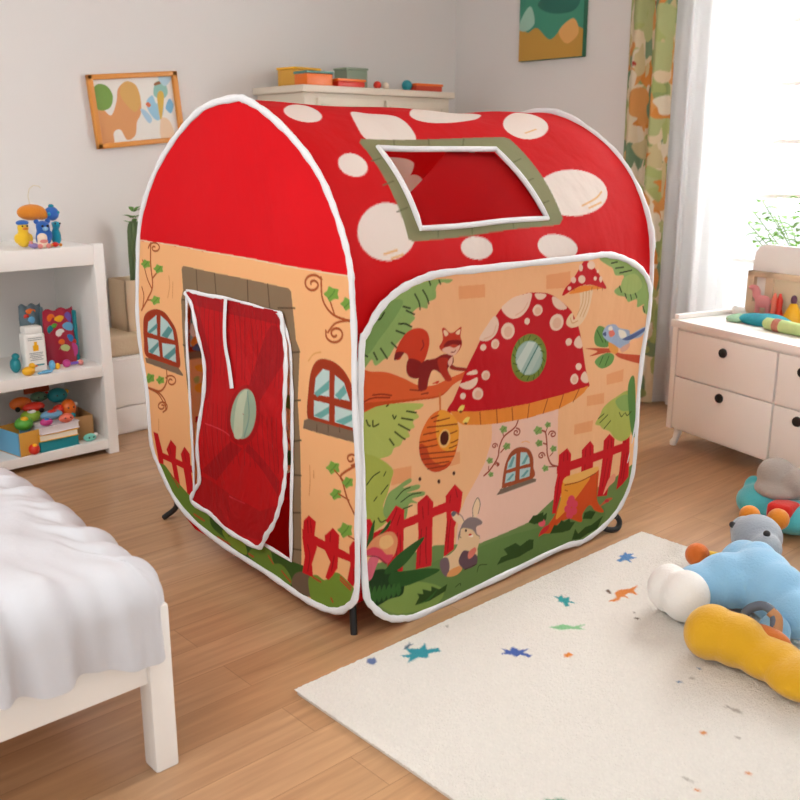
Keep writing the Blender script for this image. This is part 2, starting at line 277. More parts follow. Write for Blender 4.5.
# ------------------------------------------------------------------ play tent
ART = {
'front': [
[0,"f4c08b",-161,1234,1641,1174,1972,-1022,-205,-98],
[0,"eda872",373,978,481,974,482,936,374,941],
[0,"eda872",762,976,875,979,879,927,764,932],
[0,"eda872",1104,607,1209,609,1207,566,1107,570],
[0,"eda872",991,552,1093,545,1096,507,994,516],
[0,"eda872",931,464,1034,459,1035,420,932,428],
[0,"eda872",345,489,387,487,388,449,346,450],
[0,"eda872",163,487,193,485,193,455,163,455],
[0,"eda872",118,491,194,485,194,440,118,444],
[0,"f0c8b0",525,561,523,491,498,429,464,385,417,332,388,282,369,140,891,-18,849,213,857,338,849,413,839,535,673,575],
[0,"75904f",-41,235,163,219,292,215,484,166,595,168,723,172,838,219,979,216,1123,199,1217,219,1364,259,1577,-401,-45,24],
[1,"6b8a48",293,164,457,154,596,155,744,141,903,126,1130,122,1082,1,701,4,328,21,163,44,203,127],
[1,"8aa552",48,146,203,127,328,61,286,18,124,51],
[1,"93b568",8,844,22,896,64,933,134,973,252,1003,345,1000,333,990,306,995,287,983,285,953,256,945,253,928,222,934,196,921,206,906,185,889,196,874,163,861,135,843,109,814,91,808,62,796,48,814,24,794,0,792],
[1,"7fa45c",8,860,57,928,127,963,163,954,120,905,77,867,35,830],
[2,"2c3a1c",5,207,972,222,948,226,928],
[2,"2c3a1c",5,237,980,252,959,259,940],
[2,"2c3a1c",5,163,943,189,935],
[2,"2c3a1c",5,174,931,204,917],
[2,"2c3a1c",5,145,898,170,895,193,884],
[2,"2c3a1c",5,135,881,167,868],
[2,"2c3a1c",5,118,851,137,834],
[2,"2c3a1c",5,80,840,103,809],
[2,"2c3a1c",5,56,832,68,811],
[2,"2c3a1c",5,60,928,77,918,94,934],
[2,"2c3a1c",5,16,835,35,824],
[2,"2c3a1c",5,260,1005,266,991],
[2,"2c3a1c",5,298,1002,304,990],
[1,"b8c766",7,676,81,685,226,663,225,648,203,646,220,625,198,616,203,597,180,593,186,574,163,570,152,555,129,551,113,533,52,533,5,531],
[2,"3c4a1c",5,174,650,209,639],
[2,"3c4a1c",5,156,633,197,620],
[2,"3c4a1c",5,145,617,186,592],
[2,"3c4a1c",5,132,598,155,579,169,569],
[2,"3c4a1c",5,32,650,38,636,45,631],
[2,"3c4a1c",5,54,644,56,628,75,631],
[2,"3c4a1c",5,124,647,130,636,136,643],
[2,"3c4a1c",5,102,677,108,679],
[2,"3c4a1c",5,113,581,129,560],
[1,"b0bd55",3,543,38,552,89,524,125,489,118,459,106,426,88,389,106,348,58,326,-1,312],
[1,"8aab62",106,420,140,435,186,449,194,437,163,427,221,423,224,409,178,408,241,397,243,384,198,385,218,367,186,372,171,331,117,339,88,371],
[2,"3a4a22",4,30,468,52,486,77,494],
[2,"3a4a22",4,81,429,107,449],
[2,"3a4a22",4,136,400,163,418,190,422],
[2,"3a4a22",4,155,386,194,398,233,395],
[2,"3a4a22",4,163,363,198,365],
[2,"3a4a22",4,69,361,80,346,101,348],
[2,"3a4a22",4,92,479,99,489],
[2,"3a4a22",4,55,415,66,424],
[1,"93b568",1030,1008,1117,1015,1235,986,1338,923,1379,784,1323,790,1296,807,1300,828,1262,822,1255,850,1208,846,1189,864,1142,876,1123,894,1161,911,1170,939,1124,945,1105,970,1076,982],
[2,"2c3a1c",5,1174,896,1195,860],
[2,"2c3a1c",5,1203,900,1225,853],
[2,"2c3a1c",5,1150,905,1164,884],
[2,"2c3a1c",5,1234,884,1255,857],
[2,"2c3a1c",5,1097,987,1131,988],
[2,"2c3a1c",5,1122,968,1167,968],
[2,"2c3a1c",5,1146,950,1215,954],
[2,"2c3a1c",5,1295,822,1309,799],
[1,"a8c070",1171,931,1240,938,1281,893,1223,871,1163,891],
[1,"e0622e",-2,787,50,781,103,771,163,745,220,716,278,707,338,717,393,726,437,739,485,746,488,741,437,723,463,714,467,702,400,705,357,696,302,669,208,675,81,683,-4,678],
[1,"c9501f",-3,700,81,693,208,681,302,674,351,695,302,669,208,674,81,682,-4,678],
[2,"8c2c18",4,23,702,54,708,113,699],
[2,"8c2c18",4,54,716,86,713,119,704],
[2,"8c2c18",4,186,709,231,699],
[2,"8c2c18",4,229,689,255,688],
[1,"c4101c",334,617,356,651,380,688,412,740,440,778,465,813,494,846,528,874,555,895,610,920,651,926,693,928,736,924,780,916,826,894,881,858,906,831,933,793,949,756,963,711,978,654,996,604,1000,582,925,578,846,574,697,574,542,584,445,598],
[0,"ea8f34",344,618,445,599,542,588,697,579,846,579,1000,586,974,566,927,550,841,534,692,532,562,541,481,551,397,567,369,584],
[2,"a84a1c",4,467,594,472,555],
[2,"a84a1c",4,540,586,546,544],
[2,"a84a1c",4,611,581,618,537],
[2,"a84a1c",4,694,579,689,533],
[2,"a84a1c",4,785,578,765,533],
[2,"a84a1c",4,864,579,846,537],
[2,"a84a1c",4,946,583,916,545],
[0,"f0c8b0",521,544,692,531,841,533,843,510,522,523],
[1,"f0d2b8",556,895,577,909,614,922,658,926,696,926,695,906,681,880,651,861,613,857,579,871],
[2,"e6bc9c",5,623,866,660,878,680,899],
[1,"f0d2b8",751,864,745,857,735,853,723,853,713,858,706,867,705,876,711,883,721,888,733,887,744,882,750,874],
[1,"e6bc9c",744,865,740,859,734,857,726,857,720,860,716,866,715,872,719,877,725,880,733,879,739,876,743,871],
[1,"f0d2b8",692,838,689,834,684,831,677,832,671,835,667,839,667,845,670,849,676,852,682,851,688,848,692,844],
[1,"f0d2b8",854,813,846,801,831,795,814,796,799,803,790,816,789,829,797,841,811,847,828,847,844,840,853,827],
[1,"e6bc9c",843,814,838,806,829,802,818,802,809,807,803,815,803,824,808,832,817,836,828,836,837,831,843,823],
[1,"f0d2b8",619,815,611,804,597,798,581,799,566,807,557,819,556,832,564,842,577,848,594,847,609,840,618,828],
[1,"e6bc9c",608,816,603,809,595,805,584,805,575,810,570,818,569,826,574,833,583,837,593,837,602,832,608,824],
[1,"f0d2b8",901,746,897,740,891,738,882,738,875,742,871,747,870,754,874,759,881,762,889,761,896,758,901,752],
[1,"f0d2b8",940,616,935,608,925,604,915,605,905,611,899,619,899,628,904,635,913,639,924,639,933,633,939,625],
[1,"e6bc9c",934,616,930,611,925,608,918,609,912,612,908,617,908,623,911,628,917,631,924,631,930,627,933,622],
[1,"f0d2b8",957,656,953,651,946,648,938,649,930,653,926,659,925,665,929,670,936,672,944,671,952,667,956,662],
[1,"f0d2b8",795,906,826,894,867,864,843,859,816,868,798,886],
[1,"f0d2b8",714,923,764,916,753,903,726,905],
[1,"f0d2b8",943,761,958,725,934,723,913,739,921,756],
[1,"f0d2b8",981,636,997,601,975,600,954,616,961,633],
[1,"f0d2b8",460,815,488,848,524,876,544,852,533,822,499,806],
[2,"e6bc9c",5,480,813,518,821,532,847],
[1,"f0d2b8",547,787,543,781,535,777,526,778,517,782,512,789,512,797,516,803,524,806,533,806,542,801,547,794],
[1,"e6bc9c",542,787,539,783,534,780,528,781,523,783,520,788,520,793,523,797,528,799,533,799,539,796,542,792],
[1,"f0d2b8",490,785,487,781,481,779,475,779,469,782,465,787,465,792,468,796,473,798,480,798,486,795,490,790],
[1,"f0d2b8",507,697,503,691,495,688,486,689,478,693,473,700,472,708,477,714,484,717,494,716,502,712,507,705],
[1,"e6bc9c",502,697,499,693,494,691,488,691,483,694,480,699,480,704,483,708,488,710,494,709,499,707,502,702],
[1,"f0d2b8",479,644,474,637,464,633,452,635,441,640,435,649,435,659,440,666,450,670,462,669,472,663,479,654],
[1,"e6bc9c",472,645,469,640,462,638,455,638,448,642,445,648,444,654,448,659,454,662,461,661,468,657,472,651],
[1,"f0d2b8",406,651,403,647,398,645,392,646,387,649,384,654,384,659,387,663,392,665,398,664,403,661,406,657],
[1,"f0d2b8",380,692,419,696,454,701,450,681,426,671,397,677],
[1,"f0d2b8",418,723,449,725,452,712,412,716],
[1,"788a34",774,700,750,667,710,651,665,655,627,678,607,713,608,751,630,783,669,799,713,797,752,775,775,739],
[1,"8fb09c",757,707,741,683,711,671,676,674,646,691,628,716,626,744,642,767,671,779,705,777,736,761,755,736],
[1,"a3bdb0",751,707,736,685,708,674,676,677,647,692,630,716,629,742,644,764,671,775,703,773,732,759,749,734],
[0,"c9d6c9",629,723,687,777,724,770,649,687],
[0,"b6c8ba",670,675,739,755,754,738,699,673],
[2,"4f7c70",5,664,680,734,756],
[2,"4c6220",4,756,716,769,703],
[2,"4c6220",4,752,695,760,678],
[2,"4c6220",4,738,678,740,660],
[2,"4c6220",4,718,668,712,652],
[2,"4c6220",4,693,668,681,656],
[2,"4c6220",4,668,676,652,670],
[2,"4c6220",4,646,692,628,693],
[2,"4c6220",4,632,713,614,720],
[2,"4c6220",4,626,735,612,748],
[2,"4c6220",4,630,756,621,772],
[2,"4c6220",4,643,773,640,790],
[2,"4c6220",4,663,782,667,798],
[2,"4c6220",4,687,783,697,795],
[2,"4c6220",4,712,776,727,782],
[2,"4c6220",4,734,760,751,760],
[2,"4c6220",4,749,740,766,732],
[1,"f0d2a8",930,925,996,922,994,876,979,835,955,808,928,796,897,795,871,808,870,824,886,840,899,841,905,820,925,836,934,872],
[2,"d8a878",4,947,915,946,871,922,834],
[2,"d8a878",4,963,913,962,869,938,827],
[2,"d8a878",4,979,912,978,867,954,825],
[2,"d8a878",4,887,828,900,810,927,814],
[1,"ea8f34",875,911,930,926,994,923,1066,907,995,908,896,905],
[1,"c4101c",842,904,853,927,882,946,916,979,945,1005,977,999,1014,971,1052,934,1074,904,994,924,935,927,885,916],
[1,"f0d2b8",955,946,953,940,946,936,937,935,927,938,920,943,917,950,919,956,926,960,935,961,945,958,952,953],
[1,"f0d2b8",1018,943,1017,940,1014,938,1010,937,1005,939,1002,941,1001,945,1002,948,1004,950,1009,951,1013,949,1017,947],
[1,"f0d2b8",939,984,938,979,935,975,930,974,924,976,920,980,919,986,919,992,923,996,928,997,933,995,938,990],
[1,"f0d2b8",1006,987,1003,981,996,977,985,976,974,979,966,984,963,991,965,997,973,1001,983,1002,994,1000,1002,994],
[1,"f0d2b8",905,949,904,944,899,940,893,940,887,942,882,946,880,951,881,956,886,959,892,960,898,958,903,954],
[1,"f0d2b8",1050,938,1049,933,1046,929,1042,928,1038,930,1034,934,1032,939,1033,945,1036,948,1040,949,1045,947,1048,943],
[1,"f0d2b8",883,924,882,921,879,919,874,918,870,920,866,922,865,926,866,929,869,931,873,931,878,930,882,927],
[1,"f0d2b8",1029,966,1028,963,1026,962,1023,961,1020,962,1017,964,1016,967,1017,970,1019,971,1022,972,1025,971,1028,969],
[2,"a84a1c",3,899,926,898,916],
[2,"a84a1c",3,994,917,993,907],
[2,"a84a1c",3,1027,914,1026,904],
[2,"a84a1c",3,1054,912,1053,901],
[2,"d8702c",7,301,679,303,625],
[1,"e8742a",267,621,309,629,347,610,375,577,380,535,370,490,355,466,333,447,288,445,254,465,228,503,222,549,235,587],
[1,"f0a434",300,628,347,610,375,577,380,535,367,501,342,497,304,518,286,572],
[1,"c94a20",224,544,228,503,254,465,288,445,333,447,352,464,311,462,269,490,250,530],
[2,"8a3416",4,267,611,282,613,297,615],
[2,"8a3416",4,279,600,309,599,340,599],
[2,"8a3416",4,253,588,311,581,371,575],
[2,"8a3416",4,238,569,268,568,298,567],
[2,"8a3416",4,341,551,356,552,372,554],
[2,"8a3416",4,225,549,257,547,289,546],
[2,"8a3416",4,348,522,362,523,376,526],
[2,"8a3416",4,224,532,258,529,292,527],
[2,"8a3416",4,342,507,357,508,373,510],
[2,"8a3416",4,228,513,296,503,367,493],
[2,"8a3416",4,233,496,296,487,361,478],
[2,"8a3416",4,245,478,293,471,342,466],
[2,"8a3416",4,257,462,293,459,330,456],
[1,"f2c070",345,534,339,521,329,514,316,514,305,521,299,534,298,548,304,560,314,568,326,568,337,561,344,548],
[1,"5a2414",338,537,334,527,327,521,317,521,309,527,305,536,304,547,308,557,316,563,325,563,333,558,338,548],
[1,"4a1c14",233,436,232,433,230,432,227,431,225,433,223,436,222,439,223,442,225,444,227,444,230,443,232,440],
[1,"4a1c14",308,411,308,408,306,406,303,406,300,408,298,411,297,414,298,417,300,419,303,419,306,418,308,415],
[1,"4a1c14",369,423,369,420,367,418,364,417,361,419,359,422,358,425,359,429,361,430,364,431,366,429,369,426],
[1,"f6dc6c",374,615,386,627,402,625,393,611],
[1,"6b3c18",393,608,392,607,390,606,386,606,383,607,381,609,380,611,381,612,383,613,386,613,390,612,392,610],
[1,"f6dc6c",395,576,408,587,424,585,415,571],
[1,"6b3c18",415,569,414,567,411,566,408,567,405,568,403,569,402,571,403,573,405,573,408,573,411,572,414,570],
[1,"cf3c1c",128,805,135,829,156,857,185,875,223,877,252,862,261,832,248,794,229,768,222,740,189,743,172,765,179,801,163,816,148,800],
[1,"8c1c18",172,765,179,795,208,791,232,773,222,739,189,743],
[1,"7c1c1c",128,801,135,821,163,818,152,807],
[2,"8c1c18",4,234,841,238,826,227,814],
[1,"8c201c",220,749,217,767,242,783,281,783,313,790,349,785,356,760,333,746,346,715,326,712,301,739,274,751,258,729,248,700,220,703,216,724],
[1,"b8301c",293,778,333,776,329,747,350,713,330,710,306,736],
[1,"9c281c",345,759,366,747,409,736,406,728,366,736,342,746],
[1,"d8482c",286,716,298,717,294,710,270,712],
[1,"c43a20",299,813,313,833,310,863,321,865,339,850,357,849,385,861,383,834,390,811,376,791,355,781,319,795],
[1,"f2d0a8",315,856,322,859,335,847,323,841],
[1,"f2d0a8",363,846,381,854,377,839],
[1,"8c1c18",315,813,336,827,385,821,382,808,354,814,330,811],
[1,"ecbcA0",310,804,336,810,358,803,382,808,374,792,358,781,331,789],
[2,"8c1c18",3,346,792,358,791,364,795],
[1,"eab8a0",334,767,352,779,351,760,340,752],
[2,"a04028",6,643,533,628,513,580,494,561,464,555,431,522,399,495,386],
[2,"a04028",5,589,458,568,445],
[2,"a04028",4,577,497,573,510],
[2,"a04028",4,549,418,563,405],
[2,"a04028",4,515,401,515,411],
[2,"a04028",5,637,510,649,504,655,495,652,488,644,485,635,488,628,493,627,498,630,502,636,502,641,499,643,496,641,494],
[2,"a04028",4,552,469,549,475,542,479,535,480,530,478,529,474,532,470,536,468,541,467,543,469,543,471,541,473,539,474],
[2,"a04028",4,545,410,548,413,553,414,558,412,562,409,563,406,561,404,558,403,554,404,553,406,552,408,554,409,555,409],
[1,"88a85c",590,515,592,507,580,508,570,506,565,515,556,522,564,526,569,532,580,527,591,523],
[2,"5c8a3a",3,566,512,578,518,583,523],
[1,"88a85c",610,456,612,447,600,449,590,447,584,456,576,463,584,467,589,473,599,468,611,464],
[2,"5c8a3a",3,586,453,597,459,603,464],
[1,"88a85c",531,427,533,419,523,420,515,419,510,426,503,433,510,436,514,441,523,436,533,433],
[2,"5c8a3a",3,512,424,521,429,526,434],
[1,"88a85c",536,381,537,374,529,375,522,375,518,381,512,386,518,389,521,393,529,389,537,386],
[2,"5c8a3a",3,519,379,527,383,531,387],
[2,"a04028",6,858,332,822,349,800,387,794,425,783,465,765,476],
[2,"a04028",5,795,422,775,431],
[2,"a04028",4,784,467,791,481],
[2,"a04028",4,813,379,828,387],
[2,"a04028",4,846,335,811,342],
[2,"a04028",5,799,456,804,463,815,464,826,460,833,453,833,447,827,444,819,445,814,449,812,453,814,456,817,456,821,455],
[2,"a04028",5,788,385,783,393,773,399,763,399,757,395,758,389,764,384,771,382,776,383,777,386,775,390,771,392,769,391],
[1,"88a85c",762,477,765,467,750,468,738,467,731,476,721,485,730,490,736,497,749,491,764,486],
[2,"5c8a3a",3,733,473,747,480,754,487],
[1,"88a85c",805,488,807,481,797,482,788,480,783,487,776,493,783,497,787,502,796,497,806,494],
[2,"5c8a3a",3,785,485,794,490,799,494],
[1,"88a85c",769,433,771,424,759,425,749,424,743,432,735,440,743,444,748,449,758,444,770,440],
[2,"5c8a3a",3,745,430,756,435,762,441],
[1,"88a85c",843,398,845,390,834,391,824,390,818,398,810,405,818,408,822,414,833,408,844,405],
[2,"5c8a3a",3,820,395,831,400,836,405],
[1,"88a85c",807,338,809,330,798,331,788,330,783,338,775,345,782,348,787,354,797,348,808,345],
[2,"5c8a3a",3,784,335,795,340,800,345],
[1,"a4502c",578,324,584,370,594,405,614,433,642,443,676,439,708,423,728,393,732,361,731,321,580,324],
[0,"b4d0cc",600,380,605,403,622,419,643,424,643,379],
[0,"6fa4a0",606,386,628,419,638,414,623,384],
[0,"b4d0cc",665,377,665,424,694,417,710,394,713,376],
[0,"6fa4a0",671,382,695,409,706,404,688,380],
[0,"b4d0cc",593,338,598,368,643,366,642,335],
[0,"6fa4a0",599,344,628,361,638,357,616,342],
[0,"b4d0cc",664,333,665,367,717,362,714,332],
[0,"6fa4a0",669,339,701,357,711,352,687,337],
[0,"7c6a58",553,308,574,323,732,320,749,314,748,306,588,305],
[2,"f0b070",3,667,456,688,456,707,447],
[0,"ce1a22",18,372,40,366,52,345,51,279,17,289],
[0,"ce1a22",96,345,136,381,168,359,165,299,160,171,98,191,111,268,121,320],
[0,"ce1a22",218,352,219,368,256,384,282,354,279,289,276,154,211,163,215,219,222,267],
[0,"ce1a22",331,360,369,389,403,355,396,306,371,251,369,180,326,166,330,217,337,280],
[0,"ce1a22",17,319,72,324,400,345,393,311,117,302,17,289],
[2,"8e0a12",3,117,333,134,359,139,370],
[2,"8e0a12",3,140,321,152,348],
[2,"8e0a12",3,140,296,136,242,140,185],
[2,"8e0a12",3,151,287,150,182],
[2,"8e0a12",3,238,350,242,312],
[2,"8e0a12",3,262,362,262,319],
[2,"8e0a12",3,234,282,230,227,227,171],
[2,"8e0a12",3,254,283,251,215,255,169],
[2,"8e0a12",3,352,358,349,334],
[2,"8e0a12",3,373,372,381,345],
[2,"8e0a12",3,354,281,346,225,343,181],
[2,"8e0a12",3,341,278,338,215],
[0,"ce1a22",839,169,846,263,857,303,860,373,901,388,924,362,925,273,892,281,880,226,859,165],
[0,"ce1a22",985,277,982,364,1027,387,1051,363,1053,279,1048,269],
[0,"ce1a22",1089,167,1102,246,1108,304,1108,370,1141,388,1175,363,1174,319,1163,224,1151,155],
[0,"ce1a22",1208,162,1218,234,1221,309,1227,367,1264,390,1279,196,1244,174],
[0,"ce1a22",852,332,931,337,1267,335,1270,304,923,303,853,307],
[2,"8e0a12",3,886,374,886,346],
[2,"8e0a12",3,902,374,907,345],
[2,"8e0a12",3,868,293,857,203],
[2,"8e0a12",3,1006,362,1003,334],
[2,"8e0a12",3,1028,368,1033,335],
[2,"8e0a12",3,1005,305,1004,283],
[2,"8e0a12",3,1138,367,1135,335],
[2,"8e0a12",3,1155,367,1158,333],
[2,"8e0a12",3,1138,297,1118,197],
[2,"8e0a12",3,1157,285,1137,177],
[2,"8e0a12",3,1240,357,1240,335],
[2,"8e0a12",3,1241,289,1232,200],
[2,"8e0a12",3,1257,293,1245,189],
[1,"b4bd5c",1050,443,1076,470,1097,495,1165,515,1260,517,1276,373,1229,344,1179,362,1141,396,1098,415,1080,430],
[1,"8fb060",1166,504,1237,513,1267,457,1206,460],
[1,"5f8d45",1240,535,1280,565,1302,360,1273,373],
[2,"3c4a1c",4,1077,441,1123,461],
[2,"3c4a1c",4,1066,458,1099,469],
[2,"3c4a1c",4,1104,414,1143,436],
[2,"3c4a1c",4,1194,455,1208,438,1225,446],
[2,"3c4a1c",4,1231,448,1245,435,1268,445],
[1,"d8521c",775,105,822,134,859,167,881,212,892,281,986,273,1082,276,1089,211,1092,151,1138,97,1084,115,1046,147,1008,126,1003,95,936,125,881,125,840,101,803,107],
[1,"ea9a30",893,273,980,274,1038,253,1006,224,943,181,901,156,861,145,881,212],
[1,"f0b860",893,265,903,285,985,284,1047,284,1084,280,1083,265,1026,256,959,254],
[2,"a04418",4,899,257,982,251,1072,259],
[2,"a04418",3,901,239,915,232],
[2,"b8561c",4,1078,251,1086,160],
[1,"e0485c",951,179,948,173,942,170,932,170,923,175,916,182,913,189,915,196,921,199,930,198,940,194,947,187],
[1,"e0485c",976,169,974,163,967,159,957,160,948,164,940,171,937,179,939,186,946,189,955,188,965,184,973,177],
[1,"e0485c",941,160,939,154,932,150,923,151,913,155,906,162,903,170,905,176,912,180,921,179,931,175,938,168],
[1,"e0485c",975,144,973,137,967,134,957,134,947,139,940,146,937,154,939,160,946,163,955,163,965,159,972,151],
[1,"e0485c",958,192,956,186,950,182,940,183,931,187,923,194,920,202,922,208,929,211,938,211,948,207,955,200],
[1,"e0485c",954,135,952,128,945,125,936,125,926,130,919,137,916,145,918,151,924,154,934,154,943,149,951,142],
[1,"f0a080",1126,165,1157,218,1192,228,1195,201,1160,187],
[1,"d8603c",1106,124,1152,143,1189,134,1130,126],
[1,"d03c40",1168,131,1166,128,1161,127,1153,128,1146,131,1140,135,1138,139,1140,142,1145,143,1152,142,1160,139,1165,135],
[0,"34501f",717,173,742,190,758,176,778,189,789,173,812,181,810,158,790,144],
[1,"e8606c",807,145,805,138,798,135,789,136,779,140,772,147,769,155,771,162,778,165,787,165,797,160,804,153],
[1,"d03030",775,107,796,130,828,132,818,113],
[0,"34501f",835,98,855,125,876,117,892,133,909,121,935,128,942,112,968,105,944,82,906,83],
[0,"34501f",1010,105,1019,126,1048,126,1086,111,1063,90],
[0,"34501f",958,40,972,78,991,54,1030,69,1064,67,1134,83,1102,42,1044,39,1004,31],
[0,"34501f",628,76,598,113,656,117,681,99,726,109,752,100,737,82,687,79],
[0,"34501f",570,66,589,87,625,87,632,109,654,92,664,112,684,85,713,109,725,92,748,102,750,69,715,66,678,61,626,65],
[0,"34501f",718,171,739,189,762,186,793,188,795,155,749,156],
[1,"24401c",16,193,56,208,101,197,155,168,163,102,109,101,59,96,33,126,15,157],
[1,"2f5a24",90,191,124,221,179,242,246,255,210,220,163,190,117,180],
[1,"2f5a24",117,180,187,167,260,151,311,129,243,121,163,124,109,151],
[1,"2f5a24",24,281,36,326,56,360,50,310,37,284],
[1,"2f5a24",57,302,87,323,116,344,106,321,72,306],
[1,"3c6a2c",33,107,25,135,37,165,44,123],
[1,"3c6a2c",51,105,42,134,55,161,62,121],
[1,"3c6a2c",69,104,60,132,73,157,80,119],
[1,"3c6a2c",87,103,78,131,91,153,98,118],
[1,"3c6a2c",105,102,96,129,110,149,116,116],
[1,"3c6a2c",124,101,115,127,128,145,135,114],
[1,"3c6a2c",143,100,133,126,147,141,154,113],
[0,"34501f",211,47,227,68,219,83,244,72,240,90,277,71,277,87,311,66,345,72,338,51,302,46,269,41,236,44],
[1,"3c6a2c",223,46,260,50,302,69,269,44],
[1,"e89a68",24,281,50,304,87,311,121,305,140,281,138,254,124,230,98,223,57,252,24,264],
[1,"d8485c",22,275,50,280,79,265,98,244,124,234,98,214,57,250,22,264],
[1,"f0c080",80,301,113,297,125,270,94,261,72,279],
[1,"e07080",38,253,70,243,56,211,41,185,18,188,18,211],
[2,"7c1c28",3,28,259,64,246,98,214],
[1,"f0d2a8",449,262,446,289,456,314,469,322,481,300,477,276,462,260],
[2,"7a6460",3,449,264,448,294,467,321,480,298,472,268],
[1,"f0d2a8",412,259,389,282,366,303,355,300,367,276,396,253],
[1,"6a6468",355,299,366,304,376,293,363,287],
[2,"7a6460",3,369,302,399,280,412,257],
[1,"8c7c78",393,235,407,256,432,266,466,256,490,238,487,228,466,227,468,204,483,181,434,182,394,196,387,217],
[1,"ecca9c",389,202,397,219,427,206,467,200,483,180,475,152,473,122,436,103,396,105,357,98,337,134,324,167,349,167,378,180],
[1,"7c6468",310,147,318,164,343,159,353,129,344,97,322,116],
[1,"6c5058",392,132,409,161,435,154,473,128,471,97,419,98],
[1,"e8806c",435,129,435,151,462,159,469,144,452,129],
[1,"e8a060",344,97,354,114,396,116,409,101,383,89],
[1,"ecca9c",397,233,408,238,433,229,453,217,464,195,434,189,401,206],
[1,"3c2820",424,225,424,223,422,222,420,222,418,223,416,225,415,228,416,230,417,232,420,232,422,230,424,228],
[1,"d84838",445,206,445,204,442,203,439,204,436,205,433,207,432,209,433,211,435,212,439,212,442,210,445,208],
[1,"fff0e0",432,204,450,204,450,197],
[2,"4a3428",2,391,216,400,208],
[2,"4a3428",2,467,200,482,190],
[2,"4a3428",3,420,96,473,98],
[2,"3c5028",3,478,70,487,90,522,82],
[2,"3c5028",3,381,50,401,56,404,48],
[1,"6a9a4c",1024,753,1044,781,1084,770,1116,731,1112,704,1067,707,1032,722],
[1,"6a9a4c",1032,660,1058,677,1114,681,1148,664,1130,638,1073,633],
[2,"33561f",4,1039,768,1077,722],
[2,"33561f",4,1073,764,1094,720],
[2,"33561f",4,1061,649,1081,674],
[2,"33561f",4,1095,640,1116,669],
[1,"c8502c",976,716,1125,694,1185,669,1321,640,1324,611,1187,651,1126,680,1002,686,1046,696],
[1,"e8a24c",1111,718,1146,713,1172,682,1150,671,1119,689],
[1,"a4b8d0",1072,751,1094,776,1140,776,1170,759,1225,745,1238,729,1297,743,1328,743,1300,714,1241,708,1230,691,1183,687,1141,707,1099,726],
[1,"5a6a94",1192,718,1250,728,1328,744,1317,730,1240,709],
[1,"e8806c",1108,753,1130,758,1146,741,1121,734],
[1,"4a5a80",1072,751,1091,756,1092,741],
[1,"f0ead8",1106,770,1123,772,1130,758,1107,760],
[1,"e0ac90",1183,687,1236,698,1231,680,1197,670],
[1,"f0ead8",1165,753,1201,745,1215,725,1180,723]],
'door': [
[0,"fbc287",1645,1734,-245,1587,-258,-64,2298,-1258],
[0,"e20f1c",1645,1734,-245,1587,-250,1036,11,1036,272,1039,632,1045,1069,1051,1793,1056],
[2,"f8dcb4",4,1286,1055,1068,1053,631,1047,272,1040,11,1037,-68,1037],
[0,"8f7a5e",865,982,852,990,527,984,266,978,257,970],
[0,"8f7a5e",866,979,852,986,537,984,271,979,257,970,255,920,249,836,232,810,243,663,234,546,234,425,239,315,250,169,257,115,304,102,868,135,847,264,859,404,860,508,869,610,873,745,875,844,877,877,861,911],
[2,"5e4c38",5,766,985,764,890],
[2,"5e4c38",5,654,982,650,903],
[2,"5e4c38",5,479,981,480,898],
[2,"5e4c38",5,372,980,367,900],
[2,"5e4c38",5,245,926,326,917],
[2,"5e4c38",5,232,804,309,789],
[2,"5e4c38",5,229,666,317,643],
[2,"5e4c38",5,229,548,298,526],
[2,"5e4c38",5,233,441,303,426],
[2,"5e4c38",5,243,323,309,304],
[2,"5e4c38",5,249,202,315,187],
[2,"5e4c38",5,871,878,813,884],
[2,"5e4c38",5,875,728,818,726],
[2,"5e4c38",5,857,544,799,548],
[2,"5e4c38",5,865,402,813,407],
[2,"5e4c38",5,852,281,807,282],
[1,"a43c1e",1141,756,1131,789,1102,811,1050,826,996,823,958,804,916,769,904,700,915,643,1026,644,1139,649,1145,705],
[0,"bcdcd8",1115,738,1104,775,1046,806,1049,735],
[0,"bcdcd8",1028,736,1018,808,973,792,940,769,933,736],
[0,"bcdcd8",1119,666,1118,718,1044,720,1040,663],
[0,"bcdcd8",1020,664,1020,713,928,720,931,660],
[0,"5f9a98",1115,738,1043,779,1045,762,1098,735],
[0,"5f9a98",1020,739,968,779,940,769,980,735],
[0,"5f9a98",1118,670,1045,713,1044,699,1093,663],
[0,"5f9a98",1016,665,930,713,930,692,982,661],
[0,"84705a",1147,642,1110,645,917,643,890,625,894,619,1142,625],
[2,"b0562a",7,1048,1049,1062,978,1061,904,1095,859,1145,811],
[2,"b0562a",6,1113,987,1093,928,1069,896],
[2,"b0562a",6,1057,931,1012,962],
[2,"b0562a",5,1096,852,1039,860],
[2,"b0562a",6,1133,893,1123,863,1136,820],
[2,"b0562a",6,1067,1031,1054,1044,1031,1051,1009,1050,997,1042,1000,1033,1012,1026,1028,1024,1039,1026,1042,1032,1037,1037,1029,1039,1023,1038],
[1,"7fae48",991,968,989,958,1008,955,1027,949,1034,957,1047,963,1033,971,1022,980,1005,977,987,977],
[2,"5c8a3a",3,1032,954,1011,966,1000,975],
[1,"7fae48",1069,978,1067,968,1087,965,1106,959,1114,967,1128,972,1112,981,1101,990,1084,987,1064,987],
[2,"5c8a3a",3,1112,964,1090,976,1078,985],
[1,"7fae48",1022,859,1021,850,1040,846,1059,839,1067,847,1081,852,1065,861,1055,871,1037,869,1018,869],
[2,"5c8a3a",3,1065,844,1043,857,1032,866],
[1,"7fae48",1095,577,1094,566,1116,560,1138,551,1147,560,1162,565,1145,576,1133,588,1113,587,1091,589],
[2,"5c8a3a",3,1144,557,1119,573,1106,584],
[1,"7fae48",1025,582,1024,573,1042,568,1060,561,1067,568,1080,573,1066,582,1056,592,1040,590,1021,592],
[2,"5c8a3a",3,1065,566,1045,579,1034,588],
